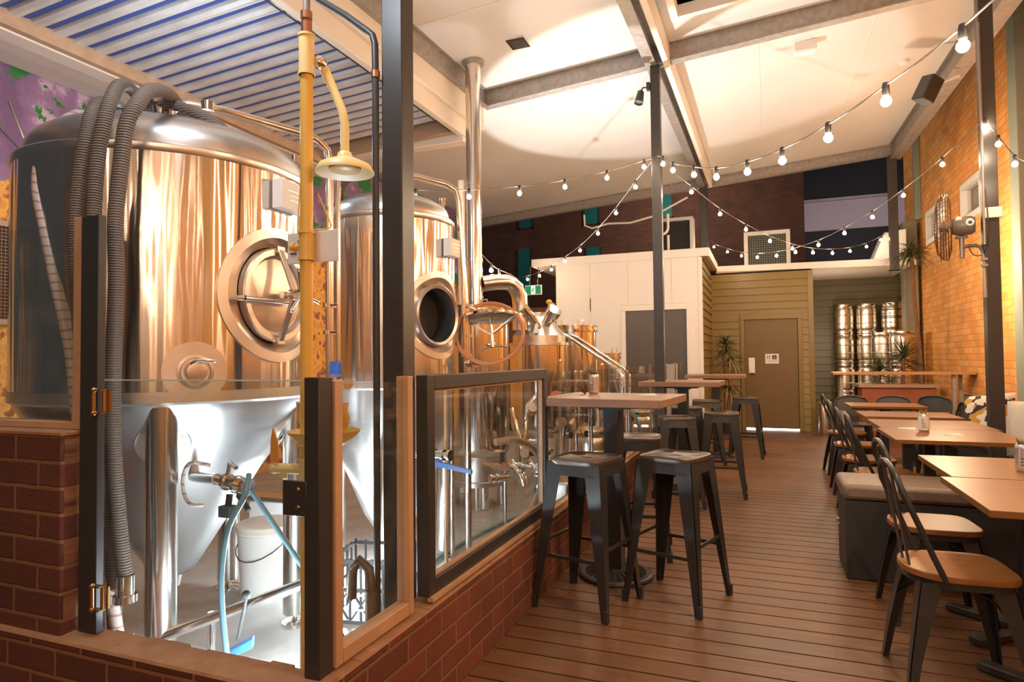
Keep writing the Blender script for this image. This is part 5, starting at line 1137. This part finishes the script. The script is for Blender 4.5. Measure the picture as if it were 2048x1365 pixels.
# planter with yuccas
def yucca(q, o, n, L, droop=.6, w=.022, up=1.0, seed=0):
    rnd = random.Random(seed)
    for i in range(n):
        a = rnd.uniform(0,6.28); el = rnd.uniform(-.2,1.35)*up; l = L*rnd.uniform(.75,1.1); o_ = Vector(o)+Vector((0,0,rnd.uniform(-.06,.05)))
        d_ = Vector((math.cos(a)*math.cos(el),math.sin(a)*math.cos(el),math.sin(el))); sd = d_.cross(Vector((0,0,1)));
        sd = sd.normalized() if sd.length > .01 else Vector((1,0,0)); pts = []
        dr_ = droop*rnd.uniform(.2,1.2)
        for k_ in range(7):
            u = k_/6; p_ = o_+d_*l*u+Vector((0,0,-dr_*l*u*u)); ww = w*(math.sin(PI*min(1,u*.8+.2))**.7)*(1-u)**.35 if u<1 else .0005; pts.append((p_,ww))
        vs = []; fs = []
        for p_,ww in pts:
            n_ = sd.cross(d_).normalized(); vs += [tuple(p_-sd*ww*.5+n_*ww*.15),tuple(p_),tuple(p_+sd*ww*.5+n_*ww*.15),tuple(p_-n_*.002)]
        for k_ in range(6):
            b = k_*4
            fs += [(b,b+1,b+5,b+4),(b+1,b+2,b+6,b+5),(b+2,b+3,b+7,b+6),(b+3,b,b+4,b+7)]
        q.add(vs,fs)
t = thing('planter_box','long terracotta planter box behind the bar shelf','planter',(1.9,11.6,0))
q = MB(); q.bb(1.40,2.40,11.4,11.44,0,.78); q.bb(1.40,2.40,11.86,11.9,0,.78); q.bb(1.40,1.44,11.44,11.86,0,.78); q.bb(2.36,2.40,11.44,11.86,0,.78); q.build('box', M['terracotta'], t, world=True)
q = MB(); q.bb(1.36,2.44,11.36,11.44,.78,.83); q.bb(1.36,2.44,11.86,11.94,.78,.83); q.bb(1.36,1.44,11.44,11.86,.78,.83); q.bb(2.36,2.44,11.44,11.86,.78,.83); q.build('timber_rim', M['ply'], t, world=True)
MB().bb(1.44,2.36,11.44,11.86,.0,.74).build('soil', M['soil'], t, world=True)
for (x,y,z,n,L,lb_,sd_) in ((1.66,11.6,1.05,46,.36,'low spiky yucca on the left of the terracotta planter',1),(2.0,11.65,1.25,56,.46,'fuller spiky yucca in the middle of the terracotta planter',2)):
    t = thing('yucca_plant',lb_,'plant',(x,y,.74)); MB().tube([(x,y,.74),(x+.02,y,z-.02)],[.03,.022],8).build('stem', M['bark'], t, world=True, smooth=60)
    q = MB(); yucca(q,(x+.02,y,z),n,L,.45,.034,1.0,sd_); yucca(q,(x+.02,y,z-.15),n//3,L*.8,.9,.03,.6,sd_+9); q.build('leaves', M['leaf'], t, world=True, smooth=60)
t = thing('yucca_plant','tall slender yucca rising up the brick wall corner','plant',(2.26,11.65,.74)); MB().tube([(2.26,11.65,.74),(2.24,11.62,1.4),(2.17,11.55,2.1),(2.14,11.50,2.85)],[.035,.03,.028,.024],10).build('stem', M['bark'], t, world=True, smooth=60)
q = MB(); yucca(q,(2.12,11.50,2.88),46,.42,.75,.036,.8,5); yucca(q,(2.12,11.50,2.83),26,.42,1.1,.036,.3,6); q.build('leaves', M['leaf'], t, world=True, smooth=60)
t = thing('yucca_plant','potted yucca with three leafy heads left of the green restroom door','plant',(-.62,11.3,0))
MB().lathe([(0,0),(.13,0),(.16,.26),(.17,.28),(.15,.28),(.14,.25),(0,.24)],28,(-.62,11.3,0)).build('pot', M['black'], t, world=True, smooth=40)
q = MB(); q.tube([(-.62,11.3,.24),(-.63,11.3,.7),(-.66,11.3,1.45)],[.03,.026,.02],10); q.tube([(-.62,11.3,.24),(-.56,11.28,.7),(-.55,11.26,1.12)],[.028,.024,.018],10); q.build('stem', M['bark'], t, world=True, smooth=60)
q = MB(); yucca(q,(-.62,11.3,1.5),60,.24,.6,.028,1.0,11); yucca(q,(-.61,11.3,1.38),30,.23,1.0,.028,.4,12); q.build('upper_leaves', M['leaf'], t, world=True, smooth=60)
q = MB(); yucca(q,(-.52,11.2,1.22),60,.32,1.0,.028,.6,13); yucca(q,(-.56,11.2,.75),50,.32,1.1,.028,.3,14); q.build('lower_leaves', M['leaf_light'], t, world=True, smooth=60)
t = tag(MB().lathe([(0,0),(.10,0),(.11,.02),(.11,.50),(.10,.52),(.06,.55),(0,.56)],28,(.90,11.75,0)).build('ash_bin', M['keg'], smooth=40),'slim steel bin standing right of the green door wall','bin')
# kegs
def make_keg(label, loc, ribbed=False):
    t = thing('beer_keg',label,'keg',loc,0,'steel beer kegs stacked in the recess'); r = .188
    pr = [(r*.80,.0),(r*.96,.008),(r*.97,.05),(r*.90,.07),(r*.97,.09),(r,.12),(r,.185),(r*1.045,.195),(r*1.045,.205),(r,.215),(r,.345),(r*1.045,.355),(r*1.045,.365),(r,.375),(r,.44),(r*.97,.47),(r*.90,.49),(r*.96,.51),(r*.97,.55),(r*.95,.562),(r*.92,.562),(r*.90,.52),(0,.50)]
    MB().lathe(pr,48).build('shell', M['keg'], t, smooth=35)
    q = MB()
    for a in (-1.9,-.6,.9): q.box((r*.962*math.cos(a),r*.962*math.sin(a),.532),(.012,.07,.022),a)
    q.build('grip_slot', M['rubber'], t, bevel=.004)
    if ribbed:
        q = MB()
        for z in (.27,.30,.42): q.lathe([(r+.002,z),(r+.006,z+.004),(r+.006,z+.014),(r+.002,z+.018)],40)
        q.build('black_bands', M['keg_dark'], t, smooth=40)
    else: MB().cyl((0,0,.50),(0,0,.525),.03,14).build('spear_valve', M['chrome'], t, smooth=40)
    return t
lv = ['bottom','second from bottom','third from bottom','topmost']
kg = None
for (sx,sy,nm,n) in ((1.39,13.7,'left rear stack',4),(1.79,13.7,'middle rear stack',4),(2.20,13.6,'right rear stack',4),(1.95,13.05,'left front stack',3),(2.12+.23,12.72+.0,'right front stack',3)):
    if nm=='right front stack': sx,sy = 2.16,12.55
    for i in range(n):
        l3 = lv[i] if n==4 else ['bottom','middle','topmost'][i]
        lab = 'steel beer keg, %s in the %s by the green column'%(l3,nm)
        if nm=='right rear stack' and i==3: make_keg('dark banded steel keg on top of the right rear stack',(sx,sy,i*.563),True); continue
        if kg is None: kg = make_keg(lab,(sx,sy,i*.563))
        else: dup(kg,(sx,sy,i*.563),R(random.uniform(-60,60)),lab)
# small kettlebell kegs seen through the glass fence
for i,(x,y) in enumerate(((-1.55,5.95),(-1.50,8.2))):
    dup(kg,(x,y,.05),R(20*i),['steel keg on the brewery floor under the sloping handrail','steel keg on the brewery floor behind the second bar table'][i],'steel kegs inside the brewery')
# ------------------------------------------------------------------ wall fan, lamps, ceiling items
t = thing('caged_fan','caged wall fan with googly eye stickers fixed to the right dark post','fan',(1.45,6.3,2.3))
o = Vector((1.42,6.36,2.345)); nx = Vector((-.975,.222,0)).normalized()
q = MB(); 
for (d_,r_) in ((.045,.22),(.0,.275),(-.035,.275),(-.055,.20),(.060,.13),(-.018,.275),(.02,.268)): q.ring(tuple(o+nx*d_),nx,r_,.0035,48,6)
F = MB().frame(tuple(o),nx,(0,0,1)).M
for k_ in range(36):
    a = 2*PI*k_/36; pts = [tuple(F @ Vector((r_*math.cos(a),r_*math.sin(a),d_))) for (r_,d_) in ((.03,.062),(.13,.060),(.22,.045),(.275,0),(.275,-.035),(.20,-.055),(.05,-.058))]
    q.tube(pts,.002,5)
q.build('cage', M['cage'], t, world=True, smooth=60)
q = MB(); q.M = F
for k_ in range(3):
    a = 2*PI*k_/3+.3
    for r0 in range(5):
        r1,r2 = .05+r0*.04,.05+(r0+1)*.04; w1 = .05+.02*r0; w2 = .05+.02*(r0+1)
        def bp(r_,u,h): return (r_*math.cos(a)-u*math.sin(a),r_*math.sin(a)+u*math.cos(a),h)
        q.hexa([bp(r1,-w1,-.02),bp(r2,-w2,-.02),bp(r2,w2,.02),bp(r1,w1,.02),bp(r1,-w1,-.016),bp(r2,-w2,-.016),bp(r2,w2,.024),bp(r1,w1,.024)])
q.lathe([(0,.03),(.03,.03),(.04,0),(.04,-.04),(0,-.04)],20); q.build('blades', M['motor'], t, world=True, smooth=40)
mo = MB(); mo.M = F; mo.lathe([(0,-.045),(.055,-.055),(.075,-.08),(.078,-.19),(.06,-.22),(0,-.225)],32); mo = mo.build('motor', M['motor'], t, world=True, smooth=50)
q = MB()
for (dz,dd,rr_) in ((.015,.180,.030),(.052,.105,.022)):
    e = F @ Vector((dz,.0,-dd)); out = Vector((-.17*-1,-.985,0)); out = Vector((-.17,-.985,0)).normalized(); q.frame(tuple(e+out*.058 if dz>.05 else e+out*.078),tuple(out)); q.lathe([(0,.004),(rr_,.003),(rr_,-.012)],20)
eye = q.build('googly_eye', M['label_white'], mo, world=True, smooth=40)
q = MB(); e = F @ Vector((.012,0,-.180)); out = Vector((-.17,-.985,0)).normalized(); q.frame(tuple(e+out*.083),tuple(out)); q.lathe([(0,.003),(.014,.002),(.014,-.002)],16); q.build('pupil', M['label_dark'], mo, world=True, smooth=40)
pz = 2.345; mx,my = 1.575,6.385
q = MB(); q.cyl((mx-.02,my,pz-.07),(mx-.02,my,pz-.26),.02,12); q.box((mx-.02,my,pz-.085),(.08,.05,.02)); q.tube([(mx-.02,my,pz-.17),(mx+.02,my-.02,pz-.165),(mx+.06,my-.07,pz-.17),(mx+.08,my-.12,pz-.20),(1.665-.02,6.18,pz-.26),(1.645,6.15,pz-.33),(1.645,6.14,pz-.62)],.015,12); q.build('bracket_arm', M['conduit'], t, world=True, smooth=60)
q = MB(); q.bb(1.625,1.662,6.12,6.17,pz-.32,pz-.30); q.bb(1.625,1.662,6.12,6.17,pz-.37,pz-.35); q.build('clamp', M['galv'], t, world=True)
hose('thin black cable looping from the fan to the right dark post',[(1.59,6.36,2.19),(1.61,6.30,2.10),(1.64,6.2,2.08),(1.66,6.12,2.15),(1.665,6.1,2.35),(1.66,6.12,2.6)],.004,M['black'],'cable',6)
t = tag(MB().cyl((1.648,6.13,2.15),(1.648,6.13,3.95),.011,12).build('conduit', M['conduit'], smooth=60),'grey conduit running up the left of the right dark post','conduit')
tag(MB().bb(1.652,1.768,6.115,6.149,2.36,2.445).build('timber_block', M['plastic_white'], bevel=.005),'short white timber block strapped across the right dark post','block')
t = thing('spot_light','small black spotlight on the top of the middle post','spotlight',(-.99,6.05,3.75))
q = MB(); q.box((-.975,6.05,3.83),(.03,.05,.07)); q.tube([(-.99,6.04,3.82),(-1.02,6.03,3.82),(-1.04,6.02,3.79)],.008,8); q.build('bracket', M['black'], t, world=True)
q = MB(); q.frame((-1.05,6.0,3.71),(-.15,-.25,-1)).lathe([(0,-.07),(.03,-.07),(.034,-.04),(.042,.04),(.046,.05),(.036,.05),(.03,.035),(0,.035)],24); q.build('lamp_head', M['black'], t, world=True, smooth=40)
t = thing('speaker','black loudspeaker bracketed to the roof beam above the brick wall','speaker',(1.78,7.9,4.1)); q = MB(); q.M = Matrix.Translation((1.62,7.7,4.02)) @ Matrix.Rotation(R(25),4,'Y') @ Matrix.Rotation(R(35),4,'Z'); q.box((0,0,0),(.16,.16,.26)); q.build('cabinet', M['black'], t, world=True, bevel=.015)
MB().cyl((1.70,7.75,4.08),(1.92,7.8,4.16),.015,10).build('bracket', M['white_paint'], t, world=True)
x,y = -2.0,5.3; z = cz(x,y)
t = thing('ceiling_vent','small square dark vent in the white ceiling right of the flue','vent',(x,y,z)); MB().box((x,y,z-.006),(.17,.19,.012)).build('frame', M['chrome'], t, world=True); MB().box((x,y,z-.014),(.13,.15,.006)).build('grille', M['dark_grey'], t, world=True)
for (x,y,w_,lb_) in ((.42,6.8,.20,'white rectangular light housing under the ceiling right of the middle post'),):
    z = cz(x,y); t = thing('ceiling_light',lb_,'ceiling light',(x,y,z)); MB().box((x,y,z-.05),(w_,.12,.10)).build('housing', M['white_paint'], t, world=True, bevel=.006); MB().box((x,y,z-.104),(w_-.04,.09,.008)).build('diffuser', M['plastic_white'], t, world=True)
for (x,y,lb_) in ((1.45,7.9,'small white smoke detector on the ceiling near the loudspeaker'),(1.55,5.6,'white cable box on the ceiling at the top right')):
    z = cz(x,y); t = thing('smoke_detector',lb_,'detector',(x,y,z)); MB().lathe([(.05,0),(.05,-.025),(.03,-.045),(0,-.045)],24,(x,y,z)).build('body', M['plastic_white'], t, world=True, smooth=40)
hose('thick white cables drooping beside the right end of the cross beam',[(1.5,5.55,4.2),(1.56,5.5,4.16),(1.66,5.5,4.15),(1.78,5.5,4.2),(1.9,5.55,4.25)],.014,M['plastic_white'],'cable',8)
t = thing('flood_light','small white flood light with bracket on the ceiling beyond the slatted roof','ceiling light',(-3.6,7.0,3.95)); z = cz(-3.6,7.0); MB().box((-3.6,7.0,z-.06),(.16,.10,.04)).build('head', M['white_paint'], t, world=True, bevel=.005); MB().box((-3.6,7.0,z-.02),(.04,.04,.04)).build('bracket', M['white_paint'], t, world=True)

# ------------------------------------------------------------------ festoon strings
sk = MB(); sk.lathe([(.0,.012),(.010,.012),(.013,0),(.014,-.035),(.011,-.04),(0,-.04)],14)
bu = MB(); bu.sphere((0,0,-.060),.0195,16)
me_s = me_b = None
def festoon(label, pts, pre=None, post_=None, bulbs=True):
    global me_s, me_b
    t = thing('string_lights',label,'string lights',tuple(pts[0]))
    top = [Vector(p)+Vector((0,0,.07)) for p in pts]; line = ([Vector(p) for p in pre] if pre else [])
    for i,p in enumerate(top):
        line.append(p)
        if i < len(top)-1: m_ = (p+top[i+1])/2; line.append(m_+Vector((0,0,-.006)))
    if post_: line += [Vector(p) for p in post_]
    MB().tube(line,.0042,6).build('cord', M['cord'], t, world=True, smooth=60)
    for p in pts:
        if me_b is None:
            b = bu.build('bulb', M['bulb'], t, smooth=60); s_ = sk.build('socket', M['black'], b, smooth=50); me_b = b.data; me_s = s_.data
        else:
            b = bpy.data.objects.new('bulb', me_b); COL.objects.link(b); b.parent = t; s_ = bpy.data.objects.new('socket', me_s); COL.objects.link(s_); s_.parent = b
        b.location = Vector(p)+Vector((0,0,.068))-t.location
M['cord'] = mat('festoon_cord', (.16,.13,.11), .5)
STR_deck_right = [(-0.812, 5.775, 2.989), (-0.69, 5.487, 2.839), (-0.471, 4.972, 2.639), (-0.283, 4.527, 2.483), (-0.076, 4.04, 2.363), (0.104, 3.616, 2.285), (0.284, 3.191, 2.245), (0.451, 2.799, 2.239), (0.61, 2.425, 2.253)]
STR_tank_left = [(-1.024, 6.036, 3.06), (-1.32, 5.781, 2.923), (-1.641, 5.505, 2.806), (-1.97, 5.221, 2.714), (-2.317, 4.923, 2.649), (-2.664, 4.624, 2.611)]
STR_shed_left = [(-1.182, 6.447, 2.989), (-1.48, 6.89, 2.845), (-1.799, 7.366, 2.732), (-2.172, 7.923, 2.644), (-2.536, 8.465, 2.608), (-2.914, 9.029, 2.584), (-3.3, 9.605, 2.585), (-3.745, 10.269, 2.628)]
STR_shed_right = [(-0.665, 6.719, 2.949), (-0.423, 7.243, 2.81), (-0.175, 7.781, 2.721), (0.082, 8.338, 2.663), (0.352, 8.925, 2.644), (0.628, 9.523, 2.664), (0.922, 10.16, 2.732), (1.216, 10.797, 2.837), (1.525, 11.467, 2.99), (1.826, 12.122, 3.189)]
STR_wall_left = [(1.669, 6.127, 3.087), (1.485, 6.61, 2.941), (1.278, 7.151, 2.815), (1.082, 7.666, 2.727), (0.873, 8.213, 2.673), (0.645, 8.811, 2.649), (0.408, 9.432, 2.672), (0.182, 10.027, 2.727), (-0.081, 10.714, 2.822), (-0.335, 11.381, 2.961), (-0.589, 12.046, 3.147), (-0.867, 12.775, 3.374)]
STR_wall_near = [(1.704, 5.943, 2.884), (1.746, 5.75, 2.669)]
festoon('string of warm bulbs rising from the middle post to the top right corner', STR_deck_right, [(-.90,6.04,3.16)], [(.85,1.95,2.42),(1.3,1.1,2.8),(1.9,.2,3.6)])
festoon('string of warm bulbs from the middle post leftwards past the steel flue', STR_tank_left, [(-.95,6.05,3.14)], [(-3.0,4.3,2.62),(-3.6,3.9,2.66),(-4.5,3.3,2.9)])
festoon('warm bulb string sloping from the middle post past the white shed to the exit sign', STR_shed_left, [(-.97,6.14,3.14)], [(-4.2,10.9,2.72)])
festoon('string of warm bulbs sloping down right from the middle post over the green door', STR_shed_right, [(-.90,6.15,3.14)], [(2.2,12.8,3.5)])
festoon('warm bulb string sagging from the right post past the orange wall to the shed roof', STR_wall_left, [(1.69,6.14,3.16)], [(-.93,12.95,3.55)])
festoon('short string of warm bulbs dropping from the right post to the right frame edge', STR_wall_near, [(1.70,6.14,3.12)], [(1.80,5.45,2.55),(1.95,4.8,2.5),(2.2,4.0,2.6),(2.5,3.2,3.0)])
festoon('two warm bulbs on a wire clipped to the steel flue', [(-2.46,5.72,2.13),(-2.40,5.78,2.08)], [(-2.5,5.5,2.3)], [(-2.3,5.9,2.1)])
festoon('single warm bulb hanging left of the big tank before the mural', [(-3.30,2.05,2.17)], [(-3.9,2.2,2.6)], [(-3.0,1.75,2.4)])
# strings over the deck behind the camera (mirrored in the tanks)
for i,(x0,y0,x1,y1) in enumerate(((-2.2,-1.0,2.3,-2.0),(-2.8,-3.0,2.3,-3.8),(1.9,.2,1.2,-4.6))):
    P_ = [(x0+(x1-x0)*k_/8, y0+(y1-y0)*k_/8, 2.85-.35*math.sin(PI*k_/8)) for k_ in range(9)]
    festoon('string of warm bulbs over the deck behind the camera, '+['nearest the tables','farthest back','along the brick wall','along the centre line'][i], P_)

# ------------------------------------------------------------------ lights
def lamp(kind, loc, power, col, size=.1, target=None, **k):
    l = bpy.data.lights.new('lamp_'+kind.lower(), kind); l.energy = power; l.color = col
    if kind in ('POINT','SPOT'): l.shadow_soft_size = size
    if kind == 'AREA': l.size = size
    for a_,v_ in k.items(): setattr(l,a_,v_)
    o = bpy.data.objects.new('light_'+kind.lower(), l); COL.objects.link(o); o.location = loc
    if target: o.rotation_euler = (Vector(target)-Vector(loc)).to_track_quat('-Z','Y').to_euler()
    return o
WARM = (1,.70,.44); WARM2 = (1,.80,.60); COOL = (.80,.90,1.0)
# warm deck lamps, plus unseen lamps added for wall, kegs and far buildings
lamp('POINT',(1.6,-3.2,2.7),30,WARM,.05)
lamp('POINT',(1.6,1.6,2.6),38,WARM,.06)
lamp('SPOT',(.9,2.3,3.9),130,WARM2,.05,(.35,2.9,0),spot_size=R(54),spot_blend=.6)
lamp('POINT',(1.0,4.6,2.5),42,WARM,.06)
lamp('POINT',(1.8,8.4,2.3),85,WARM,.10)  # unseen fill added to brighten the orange brick wall
lamp('POINT',(1.1,12.6,1.8),22,WARM2,.10)  # unseen fill added to brighten the kegs
lamp('POINT',(-2.2,8.2,2.3),12,WARM2,.10)
lamp('SPOT',(2.6,17.0,4.6),200,(1,.85,.9),.2,(2.6,21,5.4),spot_size=R(60),spot_blend=.3)  # unseen lamp added for the lilac building's own lights
lamp('POINT',(-2.0,14.8,5.0),110,WARM2,.3)
# cool flood lights of the brewery
lamp('SPOT',(-1.62,1.66,.20),32,COOL,.05,(-2.6,2.6,.5),spot_size=R(150),spot_blend=.4)
lamp('POINT',(-2.12,2.98,.24),55,COOL,.05)
lamp('POINT',(-1.72,1.95,.36),14,COOL,.04)  # extra fill added to brighten the floor near the front wall
lamp('POINT',(-1.50,1.35,2.95),40,COOL,.10)
lamp('SPOT',(-1.6,6.6,1.6),300,(1,.97,.94),.04,(-1.25,7.05,4.2),spot_size=R(80),spot_blend=.12)
lamp('SPOT',(-2.5,4.2,2.6),16,(1,.96,.92),.02,(-2.55,4.95,4.05),spot_size=R(26),spot_blend=.5)
lamp('SPOT',(-1.8,4.2,2.6),22,(1,.96,.92),.02,(-1.5,5.05,4.15),spot_size=R(34),spot_blend=.5)
lamp('POINT',(-3.3,2.9,2.75),26,COOL,.06)
wd = bpy.data.worlds.new('night'); SC.world = wd; wd.use_nodes = True
wd.node_tree.nodes['Background'].inputs[0].default_value = (.046,.043,.043,1); wd.node_tree.nodes['Background'].inputs[1].default_value = 1
# ------------------------------------------------------------------ camera
F_PX = 1285.5; yaw,pitch,roll = R(21.476),R(1.6546),R(-.5592)
fw = Vector((-math.sin(yaw)*math.cos(pitch), math.cos(yaw)*math.cos(pitch), math.sin(pitch)))
r0 = Vector((math.cos(yaw),math.sin(yaw),0)); u0 = r0.cross(fw)
r1 = r0*math.cos(roll)+u0*math.sin(roll); u1 = u0*math.cos(roll)-r0*math.sin(roll)
cam = bpy.data.cameras.new('camera'); co = bpy.data.objects.new('camera', cam); COL.objects.link(co)
cam.sensor_width = 36; cam.lens = F_PX/2048*36; cam.clip_start = .02; cam.clip_end = 200
co.matrix_world = Matrix(((r1.x,u1.x,-fw.x,0),(r1.y,u1.y,-fw.y,0),(r1.z,u1.z,-fw.z,1.27),(0,0,0,1)))
SC.camera = co
SC.view_settings.view_transform = 'Standard'; SC.view_settings.look = 'None'; SC.view_settings.gamma = 1
SC.view_settings.exposure = 0.35
